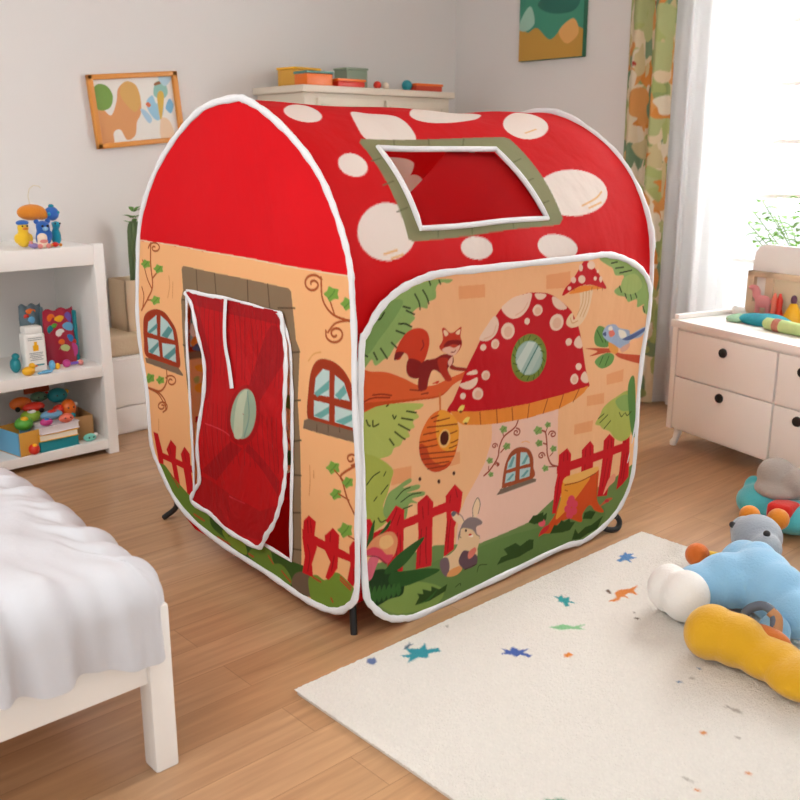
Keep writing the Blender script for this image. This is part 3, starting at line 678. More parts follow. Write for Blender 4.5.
[2,"b0562a",7,1001,622,1006,579,1053,538,1133,534,1201,525],
[2,"b0562a",6,1010,592,987,604,962,607,946,602,945,591,957,581,974,575,988,576,994,581,990,588,981,593,972,594,968,592],
[2,"b0562a",6,1140,533,1069,524,1024,489],
[2,"b0562a",6,1043,464,1018,479,1012,494,1027,501,1051,498,1069,487,1073,477,1062,472,1046,475,1035,482,1034,488,1041,490,1049,488],
[2,"b0562a",7,1138,535,1068,531,1024,508,1023,475],
[2,"d88c50",3,1076,432,1082,386],
[2,"d88c50",3,953,948,951,915,967,873],
[2,"d88c50",3,929,931,936,877],
[1,"a43c1e",189,613,190,702,173,769,134,800,69,799,17,769,-19,707,-22,616,85,612],
[0,"c4e0da",163,696,156,744,124,774,96,773,96,702],
[0,"c4e0da",74,703,72,766,34,752,10,706],
[0,"c4e0da",165,632,163,679,96,682,98,633],
[0,"c4e0da",73,634,72,680,-2,681,-1,635],
[0,"6fb0a8",162,700,96,748,97,722,149,691],
[0,"6fb0a8",71,711,34,745,22,727,50,701],
[0,"6fb0a8",165,635,96,675,97,655,133,633],
[0,"6fb0a8",71,638,2,672,-1,656,37,634],
[0,"84705a",212,611,193,620,-22,626,-21,594,218,586],
[2,"5e4c38",3,152,612,153,588],
[2,"5e4c38",3,102,622,103,599],
[2,"5e4c38",3,54,633,55,610],
[2,"e8a860",4,191,785,167,808,134,819],
[2,"b0562a",7,120,1023,118,963,76,928,-6,919],
[2,"b0562a",6,72,929,86,960,96,982],
[2,"b0562a",6,-7,925,66,908,103,877],
[2,"b0562a",7,118,1019,142,1027,171,1022,188,1008,187,993,171,985,151,987,137,996,135,1005,144,1011,155,1011,164,1007,165,1002],
[2,"b0562a",7,111,881,109,863,88,854,62,858,45,871,43,885,55,893,72,892,85,885,88,876,82,870,73,870,67,874],
[1,"7fae48",55,986,52,974,72,970,90,962,99,972,113,980,98,990,89,1003,71,999,51,999],
[2,"5c8a3a",3,96,969,75,984,65,996],
[1,"7fae48",-3,967,-6,956,11,952,26,946,34,955,46,961,34,970,25,981,10,977,-6,978],
[2,"5c8a3a",3,32,952,14,965,5,975],
[2,"b0562a",7,-13,375,29,421,49,466,55,487,-10,532],
[2,"b0562a",6,12,525,-5,534,-12,546,-9,555,3,558,16,554,25,547,26,540,21,535,13,536,7,539,4,544,6,546],
[1,"7fae48",66,506,63,494,82,488,98,478,107,487,120,492,106,504,97,517,81,516,63,518],
[2,"5c8a3a",3,104,484,85,501,75,513],
[1,"7fae48",9,477,7,468,22,462,36,453,43,461,54,465,43,476,35,487,22,486,7,488],
[2,"5c8a3a",3,41,458,25,473,17,484],
[1,"7fae48",60,430,58,420,73,414,88,405,95,413,106,417,95,428,87,439,73,439,57,441],
[2,"5c8a3a",3,93,410,76,425,68,437],
[1,"7fae48",14,337,11,324,32,315,51,303,60,313,75,319,60,333,50,349,31,348,11,352],
[2,"5c8a3a",3,58,310,36,331,25,346],
[2,"b0562a",5,84,494,49,474],
[2,"b0562a",5,68,428,24,422],
[2,"b0562a",5,27,316,-6,314],
[2,"d88c50",3,191,482,191,437,197,389],
[2,"d88c50",3,173,471,174,448],
[0,"3f5e24",1191,274,1082,261,981,214,853,183,645,184,467,141,306,148,238,155,218,116,223,-4,742,-182,1229,5],
[1,"6d8f35",1150,244,1077,266,1000,231,862,186,775,178,752,125,661,100,835,67,995,97,1095,161],
[1,"7f9a34",686,124,647,155,585,155,553,118,552,87,626,90],
[1,"6d8f35",538,87,519,119,466,151,417,147,395,109,324,108,307,69,389,65,471,73],
[1,"6d8f35",421,85,371,117,324,108,302,74,374,61],
[1,"74604c",302,86,277,119,217,140,182,109,176,73,235,61,295,63],
[1,"7a9a38",218,116,180,146,138,144,88,185,41,178,8,162,-11,105,91,56,191,47],
[2,"b8502a",7,868,135,799,131],
[2,"b8502a",7,427,124,403,106],
[2,"b8502a",7,356,97,310,78],
[2,"b8502a",7,195,133,159,131],
[2,"b8502a",7,67,178,21,162],
[2,"b8502a",7,68,168,24,154],
[2,"b8502a",7,111,96,104,88],
[2,"b8502a",7,1020,237,972,205],
[2,"b8502a",7,537,95,512,93],
[2,"b8502a",7,717,98,643,95],
[2,"3f5e24",4,658,132,620,155],
[2,"3f5e24",4,650,122,613,141],
[0,"ce1a22",1121,376,1089,375,1071,314,1071,264,1104,261],
[0,"ce1a22",1041,327,1004,372,969,355,981,303,960,214,1000,231,1011,279],
[0,"ce1a22",942,334,912,368,878,349,875,286,858,187,911,200,924,262],
[0,"ce1a22",1097,308,859,309,862,284,1090,285],
[0,"ce1a22",228,303,202,327,170,316,180,271,170,237,198,175,195,133,247,130,232,188,239,243],
[0,"ce1a22",133,285,95,320,67,306,72,259,80,201,102,170,123,149,137,153,112,209,135,239],
[0,"ce1a22",25,283,8,307,-10,312,-8,195,14,167,37,179,22,230],
[0,"ce1a22",238,274,155,268,-7,262,-7,242,73,236,239,243],
[2,"8e0a12",3,210,308,209,271],
[2,"8e0a12",3,196,313,194,276],
[2,"8e0a12",3,216,231,207,196,220,144],
[2,"8e0a12",3,105,303,110,274],
[2,"8e0a12",3,93,234,108,182],
[2,"8e0a12",3,7,226,10,189],
[2,"8e0a12",3,1017,349,1011,318],
[2,"8e0a12",3,915,346,908,315]],
'flap': [
[0,"c20c14",1072,1024,51,1101,76,103,1260,-336],
[0,"a80a14",853,920,302,914,300,871,843,873],
[0,"b00a12",792,296,442,272,282,350,289,188,978,117],
[1,"a80a14",828,866,738,845,691,707,718,587,764,578,879,693],
[1,"a80a14",354,864,273,789,444,655,468,681],
[0,"a80a14",791,314,581,467,525,455,698,303],
[0,"a80a14",496,478,329,400,332,352,512,451],
[0,"a80a14",458,637,319,825,286,772,433,611],
[2,"8c0810",2.5,735,877,743,780,749,665],
[2,"8c0810",2.5,782,558,796,470,792,367],
[2,"8c0810",2.5,705,877,714,781,713,667],
[2,"8c0810",2.5,751,561,749,476,760,371],
[2,"8c0810",2.5,676,877,693,780,704,665],
[2,"8c0810",2.5,720,563,739,475,728,374],
[2,"8c0810",2.5,647,877,657,782,679,666],
[2,"8c0810",2.5,690,565,698,480,697,378],
[2,"8c0810",2.5,618,877,623,783,643,668],
[2,"8c0810",2.5,660,568,663,484,667,382],
[2,"8c0810",2.5,590,877,596,784,621,669],
[2,"8c0810",2.5,630,570,636,486,637,386],
[2,"8c0810",2.5,562,877,575,783,581,672],
[2,"8c0810",2.5,601,572,613,488,607,389],
[2,"8c0810",2.5,535,877,538,785,552,674],
[2,"8c0810",2.5,572,574,587,490,578,393],
[2,"8c0810",2.5,508,877,514,785,515,677],
[2,"8c0810",2.5,544,576,555,493,549,396],
[2,"8c0810",2.5,481,878,494,785,499,676],
[2,"8c0810",2.5,516,579,513,499,521,400],
[2,"8c0810",2.5,455,878,451,788,464,679],
[2,"8c0810",2.5,489,581,486,502,493,403],
[2,"8c0810",2.5,429,878,428,788,445,679],
[2,"8c0810",2.5,462,583,476,500,466,406],
[2,"8c0810",2.5,403,878,406,788,414,681],
[2,"8c0810",2.5,435,585,443,504,438,410],
[2,"8c0810",2.5,378,878,389,788,392,682],
[2,"8c0810",2.5,409,587,414,507,412,413],
[2,"8c0810",2.5,353,878,363,788,370,683],
[2,"8c0810",2.5,383,589,388,510,385,416],
[2,"8c0810",2.5,329,878,326,791,337,685],
[2,"8c0810",2.5,357,591,366,512,359,419],
[2,"8c0810",2.5,304,878,313,790,315,686],
[2,"8c0810",2.5,332,593,342,514,333,422],
[2,"d8404c",4,742,490,622,491,552,474],
[2,"d8404c",3,611,275,525,274],
[1,"a8080f",420,580,443,529,483,487,531,466,573,472,597,505,596,554,571,607,529,648,482,666,443,658,420,627],
[1,"9fb89c",441,580,459,538,490,503,526,487,558,492,575,520,573,561,553,604,521,638,486,653,456,646,440,620],
[1,"c4d2b4",556,538,533,615,484,651,502,581,520,497,560,485],
[2,"7c9c90",5,482,645,476,571,509,497],
[1,"a80a12",503,571,504,570,505,570,506,569,507,569,508,569,509,570,508,571,507,572,506,572,504,572,503,572]],
'roof': [
[1,"f2ece2",173,1450,140,1421,104,1407,71,1408,51,1424,49,1454,71,1495,115,1542,170,1581,204,1580,208,1539,196,1491],
[1,"f2ece2",335,1523,399,1518,492,1490,471,1369,402,1290,337,1237,255,1226,269,1301,254,1364],
[1,"f2ece2",936,1555,846,1490,749,1454,655,1439,582,1445,549,1471,569,1517,666,1601,725,1601,807,1600,915,1622,944,1587],
[1,"f2ece2",1118,1400,1058,1364,995,1347,940,1350,909,1374,912,1414,958,1467,1044,1529,1152,1584,1207,1577,1196,1516,1165,1453],
[1,"f2ece2",168,1201,146,1185,119,1179,95,1184,80,1197,78,1217,90,1239,114,1256,142,1264,166,1260,180,1244,181,1223],
[1,"f2ece2",257,1009,231,970,184,944,130,938,82,952,53,982,52,1021,80,1059,129,1087,185,1097,233,1083,259,1050],
[1,"f2ece2",1172,1082,1117,1046,1033,1027,942,1029,868,1051,830,1086,840,1128,895,1166,982,1190,1075,1191,1149,1167,1183,1127],
[1,"f2ece2",554,939,538,925,509,918,475,920,446,930,429,946,430,964,447,978,476,986,509,984,538,974,554,957],
[1,"f2ece2",957,911,934,893,891,884,839,888,793,903,764,924,762,946,786,964,829,973,880,970,925,956,953,934],
[1,"f2ece2",272,1190,351,1237,433,1244,412,1206,336,1162,260,1113],
[2,"e8c080",6,1027,1057,1110,1079,1153,1101],
[2,"e8c080",6,1058,1047,1130,1063],
[2,"e8c080",6,125,955,174,963],
[2,"e8c080",6,150,942,193,950],
[2,"e8c080",6,984,1382,1058,1402],
[0,"8d9069",235,1335,857,1360,876,1349,917,1022,894,1003,240,982,224,990,213,1314],
[2,"6a6e4c",4,363,1340,333,1293],
[2,"6a6e4c",4,510,1348,472,1294],
[2,"6a6e4c",4,663,1350,612,1294],
[2,"6a6e4c",4,852,1253,787,1232],
[2,"6a6e4c",4,853,1170,788,1153],
[2,"6a6e4c",4,879,1086,812,1071],
[2,"6a6e4c",4,342,991,351,1017],
[2,"6a6e4c",4,485,994,491,1021],
[2,"6a6e4c",4,662,1000,667,1025],
[2,"6a6e4c",4,207,1237,253,1252],
[2,"6a6e4c",4,198,1151,246,1166],
[2,"6a6e4c",4,209,1068,255,1081]],
'rear': [
[0,"f0bd86",-50,2553,1500,2553,1500,3500,-50,3500],
[1,"a43c1e",184,2881,197,2711,219,2691,252,2688,294,2707,308,2776,298,2885],
[0,"9cc8cc",199,2860,209,2720,235,2701,294,2722,288,2865],
[1,"f4f0ea",203,2816,206,2779,224,2766,248,2784,250,2815,227,2831],
[1,"c8202a",212,2758,223,2699,237,2746],
[1,"7cb8a8",207,2772,225,2744,244,2769,240,2780],
[1,"e8903c",200,2853,219,2826,253,2830,258,2861,232,2869],
[1,"5c7098",206,2873,234,2850,267,2855,255,2883],
[1,"1c1c1c",224,2785,223,2787,222,2789,220,2789,219,2788,218,2787,217,2784,218,2782,219,2781,221,2780,223,2781,224,2783],
[1,"1c1c1c",240,2792,240,2795,238,2796,237,2796,235,2796,234,2794,234,2792,234,2789,236,2788,237,2788,239,2788,240,2790],
[0,"84705a",171,2879,306,2886,302,2912,167,2908],
[1,"eeb03c",208,2937,238,2934,270,2946,257,2967,217,2957],
[1,"eeb03c",193,3009,224,3003,254,3020,244,3045,196,3033],
[1,"a8c070",195,2980,217,2976,212,2998,195,2999],
[0,"c8202a",191,3156,204,3096,227,3078,255,3100,247,3185],
[0,"c8202a",175,3122,275,3135,272,3158,171,3144],
[0,"6d8a3a",591,3111,627,3118,617,3177,585,3151],
[1,"d83c40",551,3290,579,3274,582,3308,545,3322],
[1,"f0ead8",573,3240,597,3224,596,3255],
[0,"3f6a2c",519,3327,579,3342,546,3404,487,3389],
[1,"f2ece2",855,2029,941,2011,1104,2062,1157,2174,1076,2203,953,2141],
[1,"f2ece2",1129,2353,1104,2203,1165,2144,1238,2176,1261,2265,1219,2356]]}
TX, TY, TL = 1.546, 1.879, 1.36
PROF = mm([0,130,-2,400,-2,800,4,1000,28,1110,75,1210,140,1300,225,1378,330,1440,440,1478,545,1490,680,1468,835,1402,975,1302,1085,1182,1152,1046,1190,880,1192,641,1145,440,1115,298,1070,225,990,140]) / 1000.
PRS = catmull(PROF, 8, False)
SL = np.r_[0, np.cumsum(np.linalg.norm(np.diff(PRS, axis=0), axis=1))]
tent = empty('play_tent', (TX + TL / 2, TY + .6, 0))
tag(tent, 'red mushroom house play tent with spotted arched roof and printed fairy tale walls', 'tent')
T0 = (TX + TL / 2, TY + .6, 0)
rs = np.random.RandomState(5)
WV = [(rs.uniform(2, 9), rs.uniform(2, 9), rs.uniform(0, 6), rs.uniform(.4, 1)) for _ in range(7)]
def wrinkle(u, v, amp=.004):
    d = 0
    for a, b, p, k in WV: d = d + k * np.sin(a * u * 2 + b * v * 1.7 + p) * np.cos(b * u - a * v + p * 2)
    return d * amp
def to_front(u, v):
    bul = np.clip(np.sin(np.clip((u + .02) / 1.38, 0, 1) * PI), 0, 1) * np.clip(np.sin(np.clip(v / 1.03, 0, 1) * PI), 0, 1)
    return np.stack([TX + u, TY - .012 - wrinkle(u, v, .0016) - bul * .006, v], 1)
def to_door(u, v):
    return np.stack([TX - .006 - wrinkle(u + 3, v, .002), TY + u, v], 1)
def inset(P, d):
    c = P.mean(0); t = np.roll(P, -2, 0) - np.roll(P, 2, 0); t /= np.maximum(1e-6, np.linalg.norm(t, axis=1))[:, None]; n = np.stack([-t[:, 1], t[:, 0]], 1); s = np.sign(((c - P) * n).sum(1)); return P + n * s[:, None] * d
FO = inset(catmull(mm([15,163,48,90,101,40,163,15,244,3,554,11,910,21,1023,11,1161,41,1254,94,1307,190,1314,365,1316,515,1325,660,1342,784,1337,881,1287,948,1187,997,1072,1023,944,1024,561,1025,329,1027,237,1018,149,994,78,953,29,895,11,860,6,709,8,427]), 6), 6); DO = inset(catmull(mm([512,1499,675,1478,834,1410,973,1310,1078,1183,1139,1053,1180,842,1182,657,1154,486,1151,318,1107,238,1010,150,852,95,627,68,374,50,221,41,105,51,36,87,-12,160,-22,377,-25,550,-16,768,-12,978,-9,1055,13,1129,60,1217,120,1298,207,1373,325,1444,437,1490]), 6), 9); HO = mm([829,912,554,914,308,902,274,818,267,658,272,446,299,153,590,167,856,182,849,371,850,545,841,750]); FL = mm([829,912,702,909,565,915,427,911,312,907,296,858,280,794,279,700,292,594,295,487,299,408,317,340,352,266,403,208,458,147,562,152,698,170,852,187,830,240,800,284,790,420,749,581,731,700,755,794,784,871])
cv = Canvas(-60, -50, 1420, 1060, 1.25, 'f3bd86'); cv.draw(ART['front'])
cloth('front_panel', cv, 2.5, to_front, print_m, tent, keep=FO, off=T0)
cv = Canvas(-60, -20, 1280, 1540, 1.25, 'f6bd83'); cv.draw(ART['door'])
cloth('door_panel', cv, 2.5, to_door, print_m, tent, keep=DO, cut=[HO], off=T0)
# roof sheet: arch from the front wall over the ridge to the rear wall, with the skylight left open
SMAX = SL[-1]
def prof_at(s):
    return np.interp(s, SL, PRS[:, 0]), np.interp(s, SL, PRS[:, 1])
def to_roof(u, v, inset=.0):
    y, z = prof_at(np.clip(v, 0, SMAX))
    sag = .012 * np.sin(np.clip(u / TL, 0, 1) * PI) + wrinkle(u, v, .0022)
    cy_, cz_ = .6, .75
    dy = y - cy_; dz = z - cz_; L = np.sqrt(dy * dy + dz * dz)
    return np.stack([TX + u * (1 - .035 * np.clip((.85 - z) / .35, 0, 1) - .045 * np.clip((.45 - z) / .25, 0, 1)), TY + y - dy / L * (sag + inset), z - dz / L * (sag + inset)], 1)
cv = Canvas(0, 0, TL * 1000 + 2, SMAX * 1000 + 2, 2, 'd20610')
# far slope: the same big pale spots, out of sight except through the skylight
for (a, b, r1, r2) in [(150, 1750, 80, 70), (420, 1850, 110, 90), (760, 1780, 95, 80), (1120, 1880, 110, 90), (240, 2080, 90, 80), (560, 2150, 70, 70), (900, 2100, 110, 95), (1220, 2250, 80, 80), (330, 2350, 95, 80), (700, 2420, 90, 80)]:
    t = np.linspace(0, 2 * PI, 24, endpoint=False); cv.fill('f2ece2', np.stack([a + r1 * np.cos(t), b + r2 * np.sin(t)], 1))
cv.draw(ART['rear']); cv.draw(ART['roof'])
WI = mm([268,1293,762,1295,839,1026,278,1018])
cloth('roof', cv, 4, to_roof, print_m, tent, cut=[WI], off=T0)
# skylight: white binding and a clear film
WP = catmull(np.array([WI[0] * (1 - t) + WI[1] * t for t in np.linspace(0, 1, 9)[:-1]] + [WI[1] * (1 - t) + WI[2] * t for t in np.linspace(0, 1, 9)[:-1]] + [WI[2] * (1 - t) + WI[3] * t for t in np.linspace(0, 1, 9)[:-1]] + [WI[3] * (1 - t) + WI[0] * t for t in np.linspace(0, 1, 9)[:-1]]), 1) / 1000.
pp = to_roof(WP[:, 0], WP[:, 1], -.003) - np.array(T0)
bm = bmesh.new(); tube(bm, pp, .0085, 8, closed=True); link('skylight_binding', bm, tape_m, tent)
film = mat('clear_film', 'ffffff', .01, trans=1, spec=.1); film.node_tree.nodes['Principled BSDF'].inputs['IOR'].default_value = 1.03
bm = bmesh.new(); NU, NV = 12, 12; G = []
for i in range(NU + 1):
    row = []
    for j in range(NV + 1):
        a = i / NU; b = j / NV; q = (WI[0] * (1 - a) + WI[1] * a) * (1 - b) + (WI[3] * (1 - a) + WI[2] * a) * b
        p = to_roof(np.array([q[0] / 1000]), np.array([q[1] / 1000]), .002)[0] - np.array(T0); row.append(bm.verts.new(p))
    G.append(row)
for i in range(NU):
    for j in range(NV): bm.faces.new((G[i][j], G[i + 1][j], G[i + 1][j + 1], G[i][j + 1]))
link('skylight_film', bm, film, tent)
# red cover cloth hanging loose just under the skylight
bm = bmesh.new(); G = []
for i in range(NU + 1):
    row = []
    for j in range(NV + 1):
        a = i / NU; b = j / NV; bb = -.04 + b * 1.08; lo = max(-.03, .56 * (1 - bb / .62)); a2 = lo + (1.03 - lo) * a
        q = (WI[0] * (1 - a2) + WI[1] * a2) * (1 - bb) + (WI[3] * (1 - a2) + WI[2] * a2) * bb
        p = to_roof(np.array([q[0] / 1000]), np.array([q[1] / 1000]), .012 + .004 * math.sin(b * 3 + a * 2))[0] - np.array(T0); row.append(bm.verts.new(p))
    G.append(row)
for i in range(NU):
    for j in range(NV): bm.faces.new((G[i][j], G[i + 1][j], G[i + 1][j + 1], G[i][j + 1]))
link('skylight_cover', bm, mat('dull_red_cloth', 'b0060c', .8, transl=.25, spec=.05), tent)
# far end panel (seen through the doorway), rear wall is the roof sheet coming down; ground sheet
cv = Canvas(-60, -20, 1280, 1540, 2.5, 'e6b988'); cv.fill('d40e18', mm([-60, 1000, 1280, 1000, 1280, 1540, -60, 1540]))
cv.fill('6d8a3a', mm([-60, 0, 1280, 0, 1280, 190, -60, 150]))
for u0 in range(0, 1200, 130):
    cv.fill('c01820', mm([u0, 120, u0 + 60, 120, u0 + 60, 420, u0 + 30, 470, u0, 420]))
cv.fill('c01820', mm([-60, 320, 1280, 320, 1280, 360, -60, 360]))
cv.fill('a43c1e', mm([480, 640, 760, 640, 760, 860, 620, 940, 480, 860])); cv.fill('8fc0c8', mm([500, 665, 740, 665, 740, 845, 620, 915, 500, 845]))
for u0 in (520, 600, 680): cv.fill('f0ece4', catmull(mm([u0, 690, u0 + 60, 700, u0 + 50, 790, u0 + 10, 780]), 6)); cv.fill('e0903c', catmull(mm([u0, 670, u0 + 60, 670, u0 + 60, 710, u0, 710]), 6)); cv.fill('c4202a', catmull(mm([u0 + 10, 780, u0 + 50, 790, u0 + 30, 850]), 6))
cv.fill('84705a', mm([460, 600, 780, 600, 780, 640, 460, 640]))
for u0 in range(440, 820, 90):
    for v0 in (500, 560): cv.fill('eeb03c', catmull(mm([u0, v0, u0 + 60, v0 - 6, u0 + 66, v0 + 22, u0 + 4, v0 + 26]), 6))
def to_far(u, v): return np.stack([TX + TL * (1 - .035 * np.clip((.85 - v) / .35, 0, 1) - .045 * np.clip((.45 - v) / .25, 0, 1)) + wrinkle(u, v, .002), TY + u, v], 1)
DO2 = DO.copy(); DO2[:, 0] = np.clip((DO[:, 0] - 600) * .985 + 600, -4, 1205); DO2[:, 1] = np.maximum(DO2[:, 1], 40)
cloth('far_end_panel', cv, 5, to_far, print_m, tent, keep=DO2, off=T0)
bm = bmesh.new()
for i in range(2):
    pass
gs = [(-.0, .16), (.03, .1), (.1, .075), (.5, .07), (.88, .075), (.94, .1), (.98, .15)]; rows = []
for x in np.linspace(0, TL * .91, 12): rows.append([bm.verts.new((TX + x - T0[0], TY + y - T0[1], z + .004 * math.sin(x * 9 + y * 7))) for y, z in gs])
for a, b in zip(rows, rows[1:]):
    for k in range(len(gs) - 1): bm.faces.new((a[k], b[k], b[k + 1], a[k + 1]))
link('ground_sheet', bm, red_m, tent)
def binding(name, P, to3, r=.013, fl=.7, ax=(0, 1, 0), wob=.0012):
    P = P / 1000.; q = to3(P[:, 0], P[:, 1]) - np.array(T0); n = len(q); rr = [r * (1 + .10 * math.sin(i * 1.9) + .08 * math.sin(i * .83 + 1)) for i in range(n)]
    bm = bmesh.new(); tube(bm, q, rr, 10, closed=True, flat=(Vector(ax), fl)); return link(name, bm, tape_m, tent, angle=70)
binding('edge_binding', FO, to_front, .011, .55, (0, 1, 0))
binding('edge_binding', DO, to_door, .0108, .6, (1, 0, 0))
binding('edge_binding', catmull(np.array(DO2[::3]), 2), to_far, .0125, .6, (1, 0, 0))
# doorway binding and the door flap
def dense(P, n=6, closed=True):
    o = []
    for i in range(len(P) - (0 if closed else 1)):
        for k in range(n): o.append(P[i] + (P[(i + 1) % len(P)] - P[i]) * k / n)
    return np.array(o)
def tapeline(name, P, to3, r, parent, closed=False):
    P = P / 1000.; q = to3(P[:, 0], P[:, 1]) - np.array(T0)
    bm = bmesh.new(); tube(bm, q, [r * (1 + .22 * math.sin(i * 1.7) + .12 * math.sin(i * .6)) for i in range(len(q))], 8, closed=closed, flat=(Vector((1, 0, 0)), .5)); return link(name, bm, tape_m, parent, angle=70)
tapeline('doorway_binding', dense(HO), lambda u, v: to_door(u, v) - np.array([.004, 0, 0]), .0068, tent, True)
def to_flap(u, v):
    fall = np.clip((.9 - v) / .75, 0, 1)
    return np.stack([TX - .016 - fall * .004 - .005 * np.sin(u * 22 + v * 3) * fall - .004 * np.sin(v * 17 + u * 9), TY + u, v], 1)
cv = Canvas(200, 90, 900, 940, 1.25, 'c20c14'); cv.draw(ART['flap'])
flap = cloth('door_flap', cv, 2.5, to_flap, flap_m, tent, keep=catmull(FL, 4), off=T0)
fe = catmull(FL, 5)
tapeline('flap_binding', fe[20:], lambda u, v: to_flap(u, v) - np.array([.002, 0, 0]), .0085, flap)
sp = catmull(mm([567,921,589,786,576,710,559,643]), 6, False)
q = to_flap(sp[:, 0] / 1000, sp[:, 1] / 1000) - np.array([.008, 0, 0]) - np.array(T0)
bm = bmesh.new(); tube(bm, q, [.0085 + .003 * i / len(q) for i in range(len(q))], 8, flat=(Vector((1, 0, 0)), .2)); link('tie_strap', bm, tape_m, flap)
# pole feet
for P in [[(1.569, 1.922, 0.0), (1.579, 1.942, 0.16)], [(1.601, 3.087, 0.006), (1.631, 3.037, 0.06), (1.606, 2.999, 0.16)], [(2.705, 1.957, 0.1), (2.715, 1.907, 0.03), (2.735, 1.877, 0.012), (2.765, 1.862, 0.012), (2.787, 1.867, 0.03), (2.78, 1.877, 0.052), (2.765, 1.877, 0.056)], [(2.876, 3.029, 0.0), (2.856, 3.009, 0.16)]]:
    bm = bmesh.new(); tube(bm, catmull([Vector(p) - Vector(T0) for p in P], 4, False), .0105, 10)
    link('pole_foot', bm, black_m, tent)

# ------------------------------------------------------------------ rug
rugc = Canvas(0, 0, 1560, 1250, 2.5, 'e9e4db')
RX0, RY0 = 1.255, .54
def spot(x, y, kind, col, s, a=0):
    u, v = (x - RX0) * 1000, (y - RY0) * 1000; ca, sa = math.cos(a), math.sin(a)
    def T(pts): return np.array([[u + s * (px * ca - py * sa), v + s * (px * sa + py * ca)] for px, py in pts])
    if kind == 'bird': rugc.fill(col, T([(-30, 5), (-12, 0), (-22, -18), (-5, -8), (12, -20), (14, -4), (30, -8), (22, 6), (32, 14), (10, 12), (0, 20), (-8, 10), (-26, 16)]))
    elif kind == 'dino':
        rugc.fill(col, T([(-34, -4), (-14, -2), (-6, 10), (8, 14), (24, 8), (48, 10), (26, 0), (20, -14), (14, -2), (2, -4), (0, -16), (-6, -4), (-16, -10), (-26, -12)])); rugc.fill('6a5040', T([(-14, 10), (-8, 16), (-4, 26), (-12, 24)]))
    elif kind == 'leaf': rugc.fill(col, T([(-40, 0), (-10, 12), (10, 4), (40, 14), (22, 0), (36, -10), (6, -6), (-14, -12)]))
    else: rugc.fill(col, T([(-14, 0), (-4, 10), (12, 6), (10, -8), (-6, -8)]))
for q in [(2.576, 1.687, 'bird', '5c8cc0', 1.5, 0.3), (2.332, 1.536, 'dino', 'e08a48', 2.0, -0.15), (2.169, 1.63, 'bird', '3fa0a0', 1.3, 1.2), (2.04, 1.518, 'leaf', '8cc890', 1.4, -0.75), (1.823, 1.525, 'bird', '4c64a8', 1.4, 2.2), (1.915, 1.42, 'dot', 'e08838', 1.2, 0), (1.625, 1.705, 'bird', '3c98a4', 1.9, 3.0), (1.623, 1.751, 'leaf', '5a7080', 0.6, 0.3), (1.496, 1.758, 'dot', '6878a0', 1.5, 1), (2.234, 1.415, 'dot', '8c8478', 0.7, 2), (1.784, 1.759, 'dot', 'b8b4a8', 0.6, 1), (2.26, 1.442, 'dot', '9c9488', 0.4, 1)]: spot(*q)
rr2 = np.random.RandomState(9)
for k in range(34):
    spot(RX0 + rr2.uniform(.05, 1.5), RY0 + rr2.uniform(.03, .62), 'dot' if k % 3 else 'leaf', ['6a8aa8', 'd88a4a', '7aa890', 'b8b0a4'][k % 4], rr2.uniform(.3, .8), rr2.uniform(0, 6))
pile = rr2.rand(rugc.H, rugc.W, 1).astype(np.float32); rugc.img *= .93 + .12 * pile
rug_m = mat('rug_pile', 'ffffff', .95, .9, 220, attr='print', spec=.15, bdist=.008)
def to_rug(u, v): 
    h = np.random.RandomState(2).uniform(-1, 1, len(u))
    return np.stack([RX0 + u, RY0 + v, .011 + .0015 * h + .0006 * np.sin(u * 97) * np.sin(v * 83)], 1)
rug = empty('rug', (RX0 + .78, RY0 + .62, 0)); tag(rug, 'cream rug with small blue, teal and orange animal motifs before the tent', 'rug')
cloth('pile', rugc, 5, to_rug, rug_m, rug, off=(RX0 + .78, RY0 + .62, 0))
link('backing', nbox(-.775, .775, -.615, .618, .0, .009, bev=.003), mat('rug_edge', 'd8d0c4', .9, .6, 150), rug)

# ------------------------------------------------------------------ bed and bedding
bed = empty('bed', (.43, 2.685, 0)); tag(bed, 'white painted bed frame at lower left under the white duvet', 'bed')
for sx, sy in ((1, -1), (-1, -1), (1, 1), (-1, 1)):
    link('leg', nbox(sx * .435 - .028, sx * .435 + .028, sy * .93 - .028, sy * .93 + .028, 0, .4, bev=.006), white_paint, bed)
link('end_rail', nbox(-.41, .41, -.945, -.915, .22, .325, bev=.005), white_paint, bed)
link('end_rail', nbox(-.41, .41, .915, .945, .22, .325, bev=.005), white_paint, bed)
for sx in (-1, 1): link('side_rail', nbox(sx * .445 - .013, sx * .445 + .013, -.9, .9, .22, .325, bev=.004), white_paint, bed)
link('slat_base', nbox(-.41, .41, -.9, .9, .29, .31), wood_lt, bed)
mt = link('mattress', nbox(-.405, .405, -.89, .89, .312, .41, bev=.03, seg=3), mat('mattress_cloth', 'f0eee8', .8, .2, 60), loc=(.43, 2.685, 0)); tag(mt, 'white mattress lying on the bed frame beneath the duvet', 'mattress')
